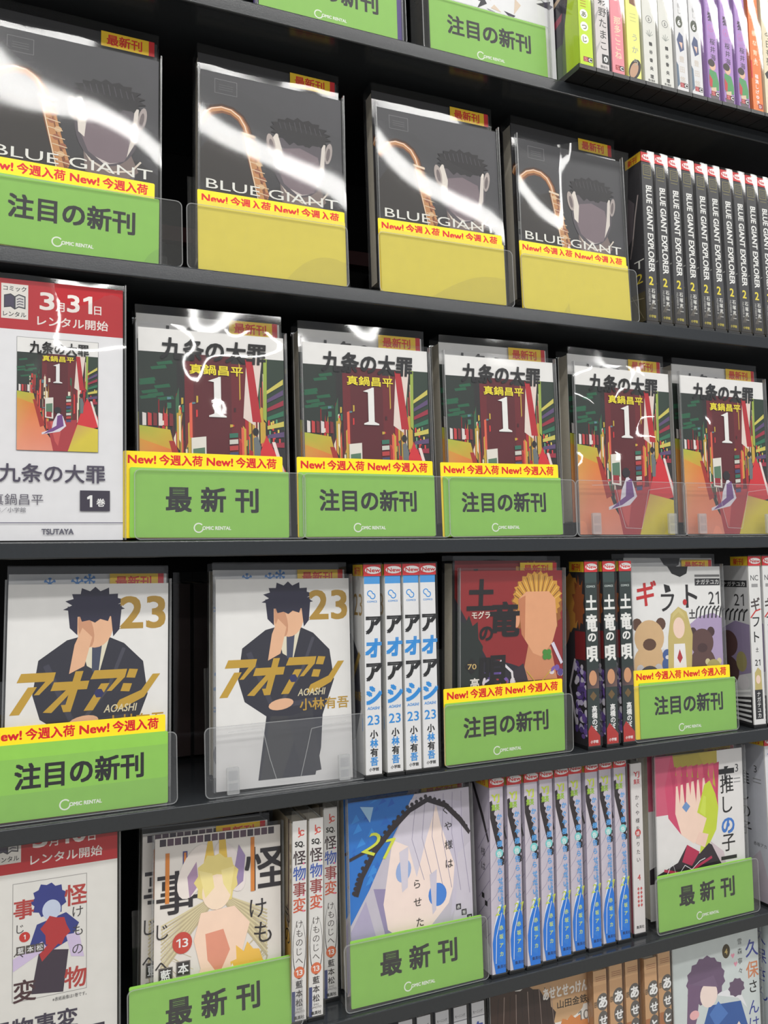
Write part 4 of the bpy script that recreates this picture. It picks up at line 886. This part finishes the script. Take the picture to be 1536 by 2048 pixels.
row_of(bk, [0.3040, 0.3262, 0.3455, 0.3640], ZS[3], ['white comic spine with black and blue letters, %s' % s for s in ('leftmost, beside the clear tray', 'second from the clear tray', 'third from the clear tray', 'nearest the red and black cover')], 'white spines on the fourth shelf', lean=2.0, rolls=[.6, .4, .4, .3])

# dark spines with white brush letters, fourth shelf
sp = Art(15.2, 184); sw = 15.2; sp.rect(0, 0, sw, 184, rgb(40, 52, 50)); sp.rect(0, 172, sw, 184, rgb(52, 70, 68)); sp.text('COMICS', 2, 167, 3, rgb(190, 200, 196), 0.02, width=11)
for i, (ch, s_) in enumerate((('土', 17), ('竜', 19), ('の', 11), ('唄', 18))): sp.text(ch, sw / 2, (144, 122, 110, 90)[i], s_, rgb(232, 232, 228), 0.035, anchor='c', width=min(13.5, s_ * .9))
sp.rect(0, 60, sw, 80, [rgb(70, 56, 60), rgb(120, 92, 86), rgb(60, 50, 52), rgb(50, 52, 52)]); sp.ell(sw / 2, 71, 5, 8, rgb(206, 150, 110)); sp.poly([(3, 52), (7.6, 57), (12, 52), (7.6, 47)], rgb(110, 86, 50))
sp.vtext('高橋のぼる', sw / 2 + 1, 42, 7.2, WHITE, 0.025, step=6.8); sp.poly([(0, 0), (sw, 0), (sw, 10), (4, 22), (0, 16)], rgb(176, 50, 46)); sp.text('小学館', sw / 2, 3, 3.4, WHITE, 0.02, anchor='c')
sd = Art(62, 184); sd.rect(0, 0, 62, 184, rgb(46, 42, 46)); blob(sd, 34, 150, 26, 30, rgb(190, 132, 52), 30, 0.08, 3); blob(sd, 52, 150, 10, 24, rgb(150, 80, 36), 20, 0.2, 5); sd.ell(16, 126, 20, 28, rgb(176, 116, 84)); sd.rect(44, 90, 62, 120, rgb(130, 30, 34))
rn = random.Random(5)
for i in range(60): sd.ell(44 + rn.random() * 18, 6 + rn.random() * 80, 2 + rn.random() * 3, 2 + rn.random() * 3, rn.choice([rgb(120, 90, 170), rgb(206, 196, 226), rgb(92, 70, 140), rgb(226, 220, 230)]), 8)
sd.line([(44, 90), (34, 60), (44, 20)], 3, rgb(206, 200, 206)); sd.poly([(0, 0), (44, 0), (30, 60), (0, 80)], rgb(40, 30, 32)); [sd.ell(21 + 3 * math.cos(R(45 + 90 * k)), 104 + 3 * math.sin(R(45 + 90 * k)), 2.8, 2.8, rgb(60, 120, 50), 10) for k in range(4)]
bk = spine_book('x', 0.0168, 0.184, sp, sd, B_DARK, 'dark spines with white brush letters', O0)
row_of(bk, [0.5570, 0.5810, 0.6030], ZS[3], ['dark comic spine with white brush letters, %s' % s for s in ('its orange and violet side in view', 'middle one of three', 'beside the white toy-shape cover')], 'dark spines with white brush letters', lean=1.5, rolls=[.6, .5, .5])

# white spines right of the toy-shape cover
sp = Art(18.2, 186); sw = 18.2; sp.rect(0, 0, sw, 186, rgb(222, 222, 220)); sp.text('NC', 3, 168, 9, rgb(90, 90, 92), 0.01, width=12); sp.rect(4, 160, 14, 164, rgb(150, 150, 150))
sp.text('ギ', sw / 2, 134, 16, rgb(70, 60, 60), 0.02, anchor='c'); sp.line([(1, 124), (9, 132), (17, 134)], 1.8, rgb(196, 50, 50)); sp.text('フ', sw / 2, 114, 15, BLACK, 0.012, anchor='c'); sp.text('ト', sw / 2, 96, 15, BLACK, 0.012, anchor='c'); sp.text('±', sw / 2, 84, 9, rgb(60, 58, 60), 0, anchor='c'); sp.text('21', sw / 2, 68, 10, BLACK, 0.01, anchor='c')
sp.poly([(3, 30), (15, 30), (14, 62), (9, 66), (4, 60)], rgb(190, 174, 110)); sp.ell(9, 52, 3.5, 5, rgb(236, 206, 190)); sp.rect(3, 6, 15, 40, rgb(40, 40, 42)); sp.vtext('ナガテユカ', 9, 38, 6.2, WHITE, 0.01, step=6.2)
sd = Art(62, 186); sd.rect(0, 0, 62, 186, rgb(196, 196, 196)); sd.rect(20, 160, 60, 168, rgb(44, 44, 46)); sd.text('ナガテユカ', 40, 161.6, 6, WHITE, 0.01, width=34, anchor='c'); sd.text('21', 40, 138, 20, rgb(40, 40, 42), 0.0, width=15); sd.text('NC', 50, 130, 5, rgb(60, 60, 62), 0.02)
for i in range(6): sd.line([(18 + i * 7, 120), (20 + i * 7, 130), (25 + i * 7, 134)], 2.2, BLACK)
sd.poly([(20, 50), (62, 60), (62, 116), (40, 120), (20, 110)], rgb(140, 126, 156)); sd.ell(28, 92, 15, 16, rgb(84, 56, 54)); sd.ell(26, 60, 18, 18, rgb(80, 54, 52)); sd.ell(48, 72, 8, 12, rgb(150, 140, 90)); sd.ell(50, 48, 9, 9, rgb(206, 202, 204)); sd.rect(0, 0, 62, 32, rgb(40, 38, 40))
for i in range(7): sd.poly([(28 + i * 1, 4 + i * 5), (60, 2 + i * 6), (60, 4.5 + i * 6), (32 + i, 7 + i * 5)], WHITE)
bk = spine_book('x', 0.020, 0.186, sp, sd, B_WHITE, 'white spines at the right of the fourth shelf', O0)
row_of(bk, [0.7945, 0.8170], ZS[3], ['white comic spine with brush letters, its patterned side in view, by the right edge', 'white comic spine cut by the right edge on the fourth shelf'], 'white spines at the right of the fourth shelf', lean=2.0, rolls=[.8, .8])

# blue and silver spines, fifth shelf
W5 = 17.4; sp = Art(W5 - 1.8, 182); sw = W5 - 1.8
sp.rect(0, 0, sw, 182, [rgb(202, 194, 206), rgb(186, 176, 194), rgb(192, 184, 198), rgb(206, 198, 206)])
for i in range(4): sp.line([(0, 70 + i * 16), (sw * .4, 76 + i * 17), (sw, 96 + i * 18)], 0.45, rgb(140, 130, 156))
sp.line([(0, 168), (3, 152), (8, 132), (sw, 104)], 5.5, rgb(36, 28, 36)); [sp.ell(3.5 + i * 1.5 , 158 - i * 6.2, 2.6, 2.2, rgb(36, 28, 36), 7) for i in range(9)]
sp.text('YJ', sw / 2 - 1, 168, 9, rgb(196, 214, 60), 0.03, width=9, anchor='c'); sp.text('集英', sw / 2 - 1, 159, 6.6, rgb(150, 190, 60), 0.03, width=9, anchor='c')
sp.vtext('かぐや様は告らせたい', sw * .70, 155, 6.4, rgb(84, 160, 224), 0.03, step=8.9); sp.ell(sw * .66, 116, 4.4, 4.4, rgb(120, 206, 206), 12); sp.text('告', sw * .66, 113, 6, WHITE, 0.02, anchor='c')
sp.vtext('天才たちの恋愛頭脳戦', sw * .80, 88, 3.6, rgb(84, 160, 224), 0.02, step=3.6)
sp.poly([(sw, 50), (sw, 0), (4, 0), (1.5, 14), (1, 30), (4, 46), (9, 60), (12, 64)], rgb(24, 118, 216)); sp.poly([(0, 0), (3.4, 0), (1.2, 14), (0, 20)], rgb(206, 204, 214)); sp.poly([(1, 40), (9, 66), (12, 66), (3, 44)], rgb(226, 232, 240))
sp.poly([(sw, 40), (sw, 26), (8, 30)], rgb(44, 132, 220)); sp.poly([(6, 14), (13, 22), (12, 10)], rgb(40, 126, 216))
sp.line([(4.5, 10), (5.5, 36), (12, 58)], 0.7, rgb(226, 232, 240)); sp.text('21', sw * .28, 56, 12.5, rgb(196, 214, 60), 0.0, width=10, shear=.3)
sp.vtext('赤坂アカ', sw * .70, 46, 5.0, rgb(206, 222, 110), 0.02, step=8.4); sp.text('集英社', sw * .7, 5, 3.6, rgb(20, 30, 70), 0.01, anchor='c')
sd = Art(62, 182); sd.rect(0, 0, 62, 182, [rgb(180, 170, 186), rgb(196, 188, 200), rgb(200, 192, 206), rgb(200, 194, 204)]); sd.line([(30, 182), (50, 150), (62, 128)], 5, rgb(36, 28, 36)); [sd.line([(40, 20 + i * 16), (62, 40 + i * 17)], 0.7, rgb(130, 120, 150)) for i in range(7)]; sd.vtext('様は', 50, 120, 9, BLACK, 0, step=14); sd.rect(46, 70, 51, 75, BLACK); sd.rect(52, 64, 57, 69, BLACK); sd.poly([(20, 0), (62, 0), (62, 26), (40, 40)], rgb(222, 220, 228))
bk = spine_book('x', W5 / 1000, 0.182, sp, sd, pbr('cover_board_lilac', rgb(190, 182, 200), 0.5), 'blue and silver spines on the fifth shelf', O0)
xs = [0.4368, 0.4575, 0.4778, 0.4976, 0.5174, 0.5372, 0.5570, 0.5768, 0.5966]
lb = ['blue and silver comic spine, %s' % s for s in ['leftmost, its silver side in view'] + ['%s from the left' % ORD[i] for i in range(1, 8)] + ['rightmost, beside the thin white spine']]
row_of(bk, xs, ZS[4], lb, 'blue and silver spines on the fifth shelf', lean=2.0, rolls=[.9, .9, .9, .9, .9, .8, .8, .8, .7], ys=[.006, .006, .006, .008, .009, .012, .010, .012, .012])

# single thin white spine
sp = Art(15, 182); sp.rect(0, 0, 15, 182, rgb(218, 214, 212)); sp.text('YJ', 8, 168, 7.5, rgb(190, 50, 60), 0.02, width=8, anchor='c'); sp.text('集英', 8, 160, 6, rgb(190, 60, 70), 0.02, anchor='c', width=8)
sp.vtext('かぐや様を語りたい', 8, 148, 5.6, rgb(70, 64, 68), 0.01, step=8.4); sp.ell(8, 107, 4, 4, rgb(190, 50, 50), 14); sp.text('語', 8, 104.6, 5, WHITE, 0.01, anchor='c'); sp.text('4', 8, 56, 9, rgb(190, 50, 50), 0.01, anchor='c')
for i in range(5): [sp.poly([(x, 47 - i * 4.4), (x + 1.6, 49 - i * 4.4), (x + 3.2, 47 - i * 4.4), (x + 1.6, 45 - i * 4.4)], rgb(196, 90, 90)) for x in (5, 9)]
sp.text('集英社', 8, 5, 3.6, BLACK, 0.01, anchor='c')
sd = Art(62, 182); sd.rect(0, 0, 62, 182, rgb(190, 186, 184)); sd.rect(58, 0, 62, 182, rgb(150, 60, 70))
bk = spine_book('x', 0.0168, 0.182, sp, sd, B_WHITE, None, O0, sticker=False)
row_of(bk, [0.6215], ZS[4], ['thin white comic spine with red 4, between blue spines and the pink and lime cover'], None, y=0.016, lean=1.5, rolls=[.6])

# three white spines beside the cream cover
sp = Art(13.4, 176); sw = 13.4; sp.rect(0, 0, sw, 176, rgb(222, 220, 216)); sp.rect(0, 0, 3, 26, rgb(60, 70, 120)); sp.arc(5.2, 164, 2.4, 1.1, -90, 60, rgb(210, 80, 70), 8); sp.rect(5.4, 164, 6.6, 170, rgb(210, 80, 70)); sp.arc(9, 165, 2.2, 1.1, 30, 330, rgb(210, 80, 70), 8); sp.text('SQ.', sw / 2, 153, 6.4, BLACK, 0.03, anchor='c', width=8.6)
for i, (ch, c) in enumerate((('怪', rgb(60, 44, 50)), ('物', rgb(60, 90, 170)), ('事', rgb(150, 60, 60)), ('変', rgb(206, 90, 60)))):
    sp.text(ch, sw / 2, 138 - i * 14, 13.5, c, 0.012, anchor='c', width=11.8); sp.ell(10.5, 137.5 - i * 14, .9, .9, rgb(226, 110, 150), 8)
sp.ell(sw / 2, 62, 6.2, 26, rgb(40, 36, 38), 22); sp.ell(sw / 2, 63, 5.7, 25, rgb(222, 220, 216), 22); sp.vtext('けものじへん', sw / 2, 88, 7.6, rgb(60, 50, 50), 0.0, step=8)
sp.ell(sw / 2, 50 - 8, 5, 5.2, rgb(216, 110, 70), 16); sp.text('13', sw / 2, 39.6, 6.4, WHITE, 0.02, anchor='c', width=6); sp.vtext('藍本松', sw / 2, 35, 7, rgb(50, 44, 46), 0.01, step=8); sp.text('SHO', sw / 2, 9.4, 2.6, rgb(120, 116, 116), 0, anchor='c'); sp.text('AIMOTO', sw / 2, 6.8, 2.6, rgb(120, 116, 116), 0, anchor='c'); sp.text('集英社', sw / 2, 1.6, 3.4, BLACK, 0.015, anchor='c')
sd = Art(62, 176); sd.rect(0, 0, 62, 176, rgb(196, 180, 150)); sd.rect(52, 80, 56, 176, rgb(90, 60, 50)); sd.poly([(20, 20), (62, 10), (62, 70), (40, 90)], rgb(206, 160, 70)); sd.vtext('もの', 52, 100, 18, BLACK, 0)
bk = spine_book('x', 0.0150, 0.174, sp, sd, B_WHITE, 'thin white spines beside the cream cover', O0, sticker=False, depth=0.113)
row_of(bk, [0.2305, 0.2470, 0.2700], ZS[4], ['white comic spine with orange 13, %s' % s for s in ('nearest the cream cover', 'middle one of three', 'pushed back, rightmost of three')], 'thin white spines beside the cream cover', lean=1.5, rolls=[1.0, .9, .6], ys=[.010, .011, .034])

# white spines at the right of the fifth shelf
sp = Art(20, 185); sp.rect(0, 0, 20, 185, rgb(220, 220, 222)); sp.text('YJ', 10, 168, 9, rgb(60, 110, 190), 0.03, width=11, anchor='c'); sp.vtext('【推しの子】', 11, 150, 15, BLACK, 0.006, step=16); sp.text('3', 10, 44, 10, BLACK, 0, anchor='c'); sp.vtext('赤坂アカ', 11, 38, 6, BLACK, 0.01, step=7)
sd = Art(62, 185); sd.rect(0, 0, 62, 185, rgb(196, 198, 206)); sd.text('3', 46, 150, 12, rgb(60, 60, 62), 0); sd.rect(44, 142, 56, 143, rgb(130, 130, 130)); sd.rect(44, 138, 56, 139, rgb(130, 130, 130)); sd.vtext('推しの子', 30, 150, 18, BLACK, 0.004, step=20); sd.poly([(30, 40), (50, 60), (62, 20), (62, 0), (30, 0)], rgb(190, 180, 190)); sd.text('赤坂アカ', 50, 64, 5, BLACK, 0, anchor='c')
bk = spine_book('x', 0.0215, 0.184, sp, sd, B_WHITE, 'white spines at the right of the fifth shelf', O0)
row_of(bk, [0.8170, 0.8420], ZS[4], ['white comic spine with black bracketed letters by the right edge, fifth shelf', 'white comic spine behind it, cut off by the right edge, fifth shelf'], 'white spines at the right of the fifth shelf', lean=2.0)

# ------------------------------------------------------------------ sixth shelf, only its tops in view
Z = ZS[5]
sp = Art(14.4, 182); sp.rect(0, 0, 14.4, 182, rgb(206, 206, 208)); sp.text('モーニング', 7, 172, 3.0, rgb(60, 60, 66), 0.01, width=11, anchor='c'); sp.rect(0, 168, 14.4, 169, rgb(120, 120, 126)); sp.text('白', 7.2, 152, 13, rgb(50, 70, 150), 0.04, anchor='c'); sp.rect(0, 0, 14.4, 130, rgb(90, 100, 130))
sd = Art(62, 182); sd.rect(0, 0, 62, 182, rgb(120, 122, 126))
bk = spine_book('x', 0.0160, 0.182, sp, sd, pbr('cover_board_grey', rgb(96, 98, 102), 0.5), 'grey spines on the lowest shelf in view', O0, sticker=False)
row_of(bk, [0.3395, 0.3590, 0.3790, 0.3990, 0.4190], Z, ['grey comic spine with a blue character at the bottom edge, %s' % s for s in ('leftmost', 'second of its row', 'middle of its row', 'fourth of its row', 'beside the dark-haired cover shape')], 'grey spines on the lowest shelf in view', lean=2.0, y=0.012)
display('brown', art_brownhair, 0.122, 0.185, 0.4960, Z, 3.0, 0.8, 'display cover with dark brown and orange masses at the bottom edge', '', None, has_rear=False, film=(lambda u: 0.0, 0.0006, 0.0008, 61, 16, FILM))
sp = Art(17, 183); sp.rect(0, 0, 19, 183, rgb(196, 154, 112)); sp.rect(0, 168, 19, 183, rgb(206, 164, 120)); [sp.rect(3, 172 + 2 * i, 16, 172.7 + 2 * i, rgb(160, 110, 80)) for i in range(3)]; sp.rect(0, 100, 19, 120, rgb(170, 110, 70)); sp.poly([(0, 60), (19, 80), (19, 110), (0, 100)], rgb(90, 56, 40))
for i, ch in enumerate('あせとせっけん'):
    y = 150 - i * 18; sp.ell(12, y, 8 if i == 0 else 6.6, 9, rgb(96, 92, 88), 18); sp.text(ch, 12, y - 5, 13 if i == 0 else 11, WHITE, 0.035, anchor='c')
sp.text('鉄', 0.4, 146, 7, BLACK, 0.0, width=4)
sd = Art(62, 183); sd.rect(0, 0, 62, 183, rgb(176, 136, 100)); sd.text('鉄', 48, 146, 9, BLACK, 0.0); sd.text('10', 44, 126, 13, rgb(220, 214, 206), 0); blob(sd, 40, 90, 22, 24, rgb(206, 140, 84), 24, 0.1, 3)
bk = spine_book('x', 0.0188, 0.183, sp, sd, pbr('cover_board_tan', rgb(190, 148, 106), 0.5), 'tan spines on the lowest shelf in view', O0, sticker=False)
row_of(bk, [0.5640, 0.5865, 0.6085, 0.6310, 0.6535], Z, ['tan comic spine with white round letters, %s' % s for s in ('leftmost of five', 'second of five', 'middle of five', 'fourth of five', 'rightmost, beside the pale blue cover')], 'tan spines on the lowest shelf in view', lean=2.0, rolls=[.8, .8, .6, .6, .6], ys=[.010, .012, .012, .008, .012])
display('blue', art_bluecloth, 0.130, 0.185, 0.7330, Z, 2.0, 1.0, 'pale display cover with plum and blue shapes at the lower right', '', None, has_rear=False, film=(lambda u: 0.0, 0.0006, 0.0008, 67, 16, FILM))
sp = Art(19, 185); sp.rect(0, 0, 19, 185, rgb(210, 216, 220)); sp.vtext('久保さんは', 10, 180, 19, rgb(60, 70, 150), 0.006, step=22); sp.text('保', 10, 138.5, 19.2, rgb(206, 130, 90), 0.01, anchor='c')
sd = Art(62, 185); sd.rect(0, 0, 62, 185, rgb(200, 208, 208)); sd.vtext('久保さん', 48, 178, 18, rgb(60, 70, 150), 0.006, step=22)
bk = spine_book('x', 0.0208, 0.185, sp, sd, B_WHITE, 'pale spines at the lower right corner', O0, sticker=False)
row_of(bk, [0.8180, 0.8420], Z, ['pale comic spine with large blue letters at the lower right corner', 'pale comic spine cut off at the lower right corner'], 'pale spines at the lower right corner', lean=2.0)

# ------------------------------------------------------------------ first shelf
Z = ZS[0]
card('chumoku', 0.2666, Z, 4.0, 0.6, 'green notice card cut off by the top edge, left one', dx=0)
display('mech_a', lambda: art_mecha(148, 185, rgb(86, 60, 150)), 0.146, 0.185, 0.2700, Z, 4.0, 0.6, 'violet edged display cover on the top shelf', 'comic behind the violet edged cover of the top shelf', 'clear stand of the left green card on the top shelf', rear_dz=0.006, rear_h=0.184, rear_w=0.128)
display('mech_b', art_mecha, 0.128, 0.185, 0.4560, Z, 3.0, 0.0, 'white display cover with dark and magenta shards on the top shelf', 'comic behind the white cover of the top shelf', 'clear stand of the right green card on the top shelf', rear_dz=0.006, rear_h=0.184, stand_x=0.440)
card('chumoku', 0.4430, Z, 3.0, -0.4, 'green notice card on the top shelf beside the lime spine')
# black stepped riser that pokes out past the shelf edge; its front is a row of cells
rt_ = thing('book_riser', 'black plastic riser under the bright spines, poking past the shelf edge', 'riser', T(0, 0, Z + 0.0003))
x0 = 0.5275; cm = MB().prism([(-0.0260, 0.0012), (-0.0260, 0.0052), (-0.0248, 0.0062), (0.130, 0.0062), (0.130, 0.0), (-0.0235, 0.0)], 0.0004, 0.0214, axis='x').mesh('cell', M_BLACK)
for i in range(17):
    c_ = bpy.data.objects.new('cell', cm); COL.objects.link(c_); c_.parent = rt_; c_.location.x = x0 + i * 0.0218
def spine1(name_, w, bgc, fn, label, side=None, stick=True):
    s = Art(w - 1.8, 184); s.rect(0, 0, w - 1.8, 184, bgc); fn(s, w - 1.8)
    d = Art(62, 184); d.rect(0, 0, 62, 184, side or bgc)
    if name_ == 'lime':
        d.rect(40, 0, 62, 184, bgc); d.poly([(0, 30), (30, 20), (46, 80), (50, 184), (0, 184)], rgb(44, 38, 52)); d.poly([(10, 60), (34, 66), (36, 74), (12, 70)], rgb(160, 50, 80)); d.poly([(0, 120), (34, 100), (38, 130), (10, 150)], rgb(150, 60, 80)); d.poly([(6, 84), (40, 92), (40, 97), (6, 90)], rgb(206, 180, 150)); d.rect(0, 0, 34, 40, rgb(70, 90, 60))
    return spine_book(label, w / 1000, 0.184, s, d, pbr('cover_board_' + name_, bgc, 0.5), None, O0, sticker=False, shoe=False, up=0.0004)
def sc(s, w): s.rect(w * .25, 5, w * .62, 10.5, rgb(150, 36, 48)); s.rect(w * .62, 5, w * .95, 10.5, rgb(40, 36, 38)); s.text('S', w * .32, 5.8, 5.4, rgb(210, 120, 120), .03, width=w * .24); s.text('C', w * .66, 5.8, 5.4, WHITE, .03, width=w * .24)
def f_lime(s, w):
    sc(s, w)
    for i, ch in enumerate('あつじ'): s.ell(w * .42, 58 - i * 14, 5, 5.2, WHITE, 16); s.text(ch, w * .42, 55 - i * 14, 7, rgb(90, 96, 60), .02, anchor='c')
    s.arc(w * .4, 86, 4.6, .9, 0, 360, rgb(60, 60, 40)); s.text('5', w * .4, 83.5, 7, rgb(60, 60, 40), .01, anchor='c'); [s.rect(3, 66 + i * 3, 10, 66.8 + i * 3, rgb(190, 150, 40)) for i in range(3)]
def f_grey(s, w):
    s.vtext('彩野たまこ', w * .62, 84, 11, BLACK, .005, step=12.6); s.poly([(w * .45, 8), (w - .3, 8), (w - .3, 18.5), (w * .45, 18.5)], BLACK); s.ell(w * .74, 13.2, 2.6, 3.2, WHITE, 14); s.text('E', w * .74, 11.4, 4.6, BLACK, .03, anchor='c'); s.text('講談社', w * .6, 3, 3.4, rgb(80, 80, 80), .01, anchor='c')
    s.poly([(0, 60), (w * .4, 70), (0, 50)], rgb(170, 166, 166)); s.poly([(0, 24), (w * .5, 36), (0, 16)], rgb(180, 176, 176))
def f_pink(s, w):
    sc(s, w); s.text('3', w * .5, 84, 14, rgb(240, 222, 214), .02, anchor='c'); s.vtext('那多ここね', w * .55, 66, 9.6, rgb(236, 210, 180), .012, step=9.8)
def f_yel(s, w):
    s.poly([(w * .3, 86), (w * .8, 84), (w * .86, 100), (w * .6, 108), (w * .3, 104)], rgb(120, 74, 44)); s.ell(w * .5, 11, w * .42, 13, rgb(40, 34, 36), 20, -25); s.ell(w * .44, 10, w * .28, 10, rgb(190, 150, 120), 20, -25); s.vtext('うかう', w * .6, 52, 9, rgb(170, 170, 150), .01, step=14); [s.rect(5, 66 + i * 4, 13, 66.7 + i * 4, rgb(190, 190, 120)) for i in range(3)]
def f_wh(s, w):
    s.arc(w * .5, 74, 4, .6, 0, 360, rgb(90, 90, 90)); s.text('5', w * .5, 72, 5.4, rgb(90, 90, 90), .02, anchor='c'); [s.line([(w * .5, 54), (w * .5 + 5 * math.cos(R(t)), 55 + 7 * math.sin(R(t)))], .6, rgb(140, 146, 140)) for t in (20, 50, 90, 130, 160)]
    s.vtext('鶴谷香央理', w * .55, 48, 4.8, BLACK, .02, step=9.4); s.text('角川書店', w * .5, 2.4, 2.8, rgb(90, 90, 90), .01, anchor='c', width=9)
def f_six(s, w):
    sc(s, w); s.ell(w * .42, 82, 4.8, 7, rgb(70, 76, 60), 16); s.text('6', w * .42, 78, 9, WHITE, .02, anchor='c'); s.vtext('新しい', w * .5, 104, 6, rgb(110, 110, 110), 0, step=6.6)
    s.poly([(2, 60), (6, 70), (11, 66), (12, 50), (6, 46)], rgb(70, 82, 120)); s.poly([(5, 58), (10, 58), (9, 50)], rgb(226, 190, 170)); s.vtext('豊田悠', w * .5, 42, 8, rgb(206, 196, 184), .01, step=12); s.poly([(0, 34), (2.5, 30), (3.5, 8), (0, 4)], rgb(90, 110, 130))
def f_pur(s, w):
    s.rect(0, 0, 2.2, 184, rgb(132, 96, 160)); s.vtext('桜井海', w * .58, 74, 8, rgb(56, 40, 64), .012, step=9.4); s.arc(w * .5, 86, 4, .5, 0, 360, rgb(206, 110, 170)); s.text('6', w * .5, 84, 4, rgb(206, 110, 170), .02, anchor='c'); [s.rect(4, 74.5 + i * 2, 12, 75 + i * 2, rgb(190, 130, 190)) for i in range(2)]; s.vtext('猫', w * .6, 106, 12, rgb(50, 36, 56), .02)
    # green and red rounded bundle with a dark round top
    s.poly([(3, 36), (13, 34), (w - .5, 22), (w - 1, 12), (3, 14), (2, 24)], rgb(76, 150, 90)); s.poly([(2.6, 30), (7, 24), (6, 14), (2.4, 16)], rgb(190, 56, 60)); s.poly([(4, 14), (12, 16), (12, 6), (6, 4)], rgb(214, 190, 160)); s.poly([(2, 6), (14, 10), (w - 1, 2), (4, 0)], rgb(100, 92, 96)); s.ell(8, 41, 4.6, 6, rgb(220, 180, 150), 14); s.ell(6.6, 44, 5, 4.6, rgb(56, 44, 42), 14); sc(s, w)
def f_or(s, w):
    s.vtext('模な育児', w * .5, 100, 7, rgb(250, 214, 180), .02, step=12); s.text('3', w * .5, 62, 5, WHITE, .02, anchor='c'); s.vtext('福満しげゆき', w * .5, 46, 5.6, WHITE, .02, step=6.4); s.poly([(w * .5, 4), (w * .95, 4), (w * .95, 10), (w * .5, 10)], rgb(150, 30, 40)); s.text('D', w * .6, 5, 5, WHITE, .02); s.rect(0, 40, 2, 62, rgb(206, 40, 36))
def f_cream(s, w): s.vtext('今日も夢', w * .5, 104, 10, rgb(70, 66, 50), .01, step=11); s.poly([(1, 50), (12, 60), (12, 50), (4, 44)], BLACK)
LIME = rgb(190, 220, 30); first = [
    ('lime', 18.4, LIME, f_lime, 0.5405, 'lime green comic spine, first on the black riser', rgb(96, 120, 60)), ('greywhite', 18.0, rgb(206, 200, 198), f_grey, 0.5615, 'off-white comic spine with black handwriting between the lime and pink spines', None),
    ('pink', 17.6, rgb(226, 140, 150), f_pink, 0.5820, 'pink comic spine with number 3', rgb(80, 80, 92)), ('yellow', 19.0, rgb(228, 230, 130), f_yel, 0.6040, 'pale yellow comic spine with a dark oval at its foot', None),
    ('white_a', 19.4, rgb(214, 214, 206), f_wh, 0.6265, 'white comic spine with a small grass drawing beside the pale yellow spine', None), ('white_a', 0, None, None, 0.6490, 'white comic spine with a small grass drawing, right one of two', None),
    ('white_b', 17.4, rgb(216, 216, 216), f_six, 0.6710, 'white comic spine with a 6 in a dark oval, left one of two', None), ('white_b', 0, None, None, 0.6925, 'white comic spine with a 6 in a dark oval, beside the purple spines', None),
    ('purple', 18.6, rgb(170, 132, 196), f_pur, 0.7165, 'purple comic spine, left of three', None), ('purple', 0, None, None, 0.7392, 'purple comic spine, middle of three', None), ('purple', 0, None, None, 0.7618, 'purple comic spine, beside the orange spine', None),
    ('orange', 17.4, rgb(226, 122, 50), f_or, 0.7840, 'orange comic spine by the upper right corner', None), ('cream', 20.0, rgb(222, 212, 180), f_cream, 0.8060, 'cream comic spine cut by the right edge of the picture', None)]
prev = {}
for i, (nm, w, c, fn, x, lbl, side) in enumerate(first):
    M = frame(x, -0.0215, Z + 0.0068, 3.2, 0.6)
    if fn is None: dup(prev[nm], M, lbl)
    else:
        b_ = spine1(nm, w, c, fn, lbl, side); b_.matrix_world = M; prev[nm] = b_
    o_ = prev[nm]
G1 = 'bright spines on the riser'
for o in list(COL.objects):
    if o.parent is None and o.get('category') == 'book' and o.get('group') is None: o['group'] = G1 if o.location.z > 0.4 else 'single spines'
# old comics standing at the back of the fourth shelf, dim in the gap
for i, (x, c) in enumerate(((0.152, rgb(52, 34, 32)), (0.172, rgb(44, 30, 28)), (0.193, rgb(58, 40, 36)))):
    s = Art(16, 176); s.rect(0, 0, 16, 176, c)
    b_ = spine_book(['dim brown comic spine deep in the gap, %s' % q for q in ('left', 'middle', 'right')][i], 0.0178, 0.176, s, None, M_BLACK, 'dim comics at the back of the shelf', O0, depth=0.10, sticker=False, shoe=False)
    b_.matrix_world = frame(x, 0.150, ZS[3], 1, 0)
for o in COL.objects:
    if o.name.startswith('lettering'): print('left over', o.name)
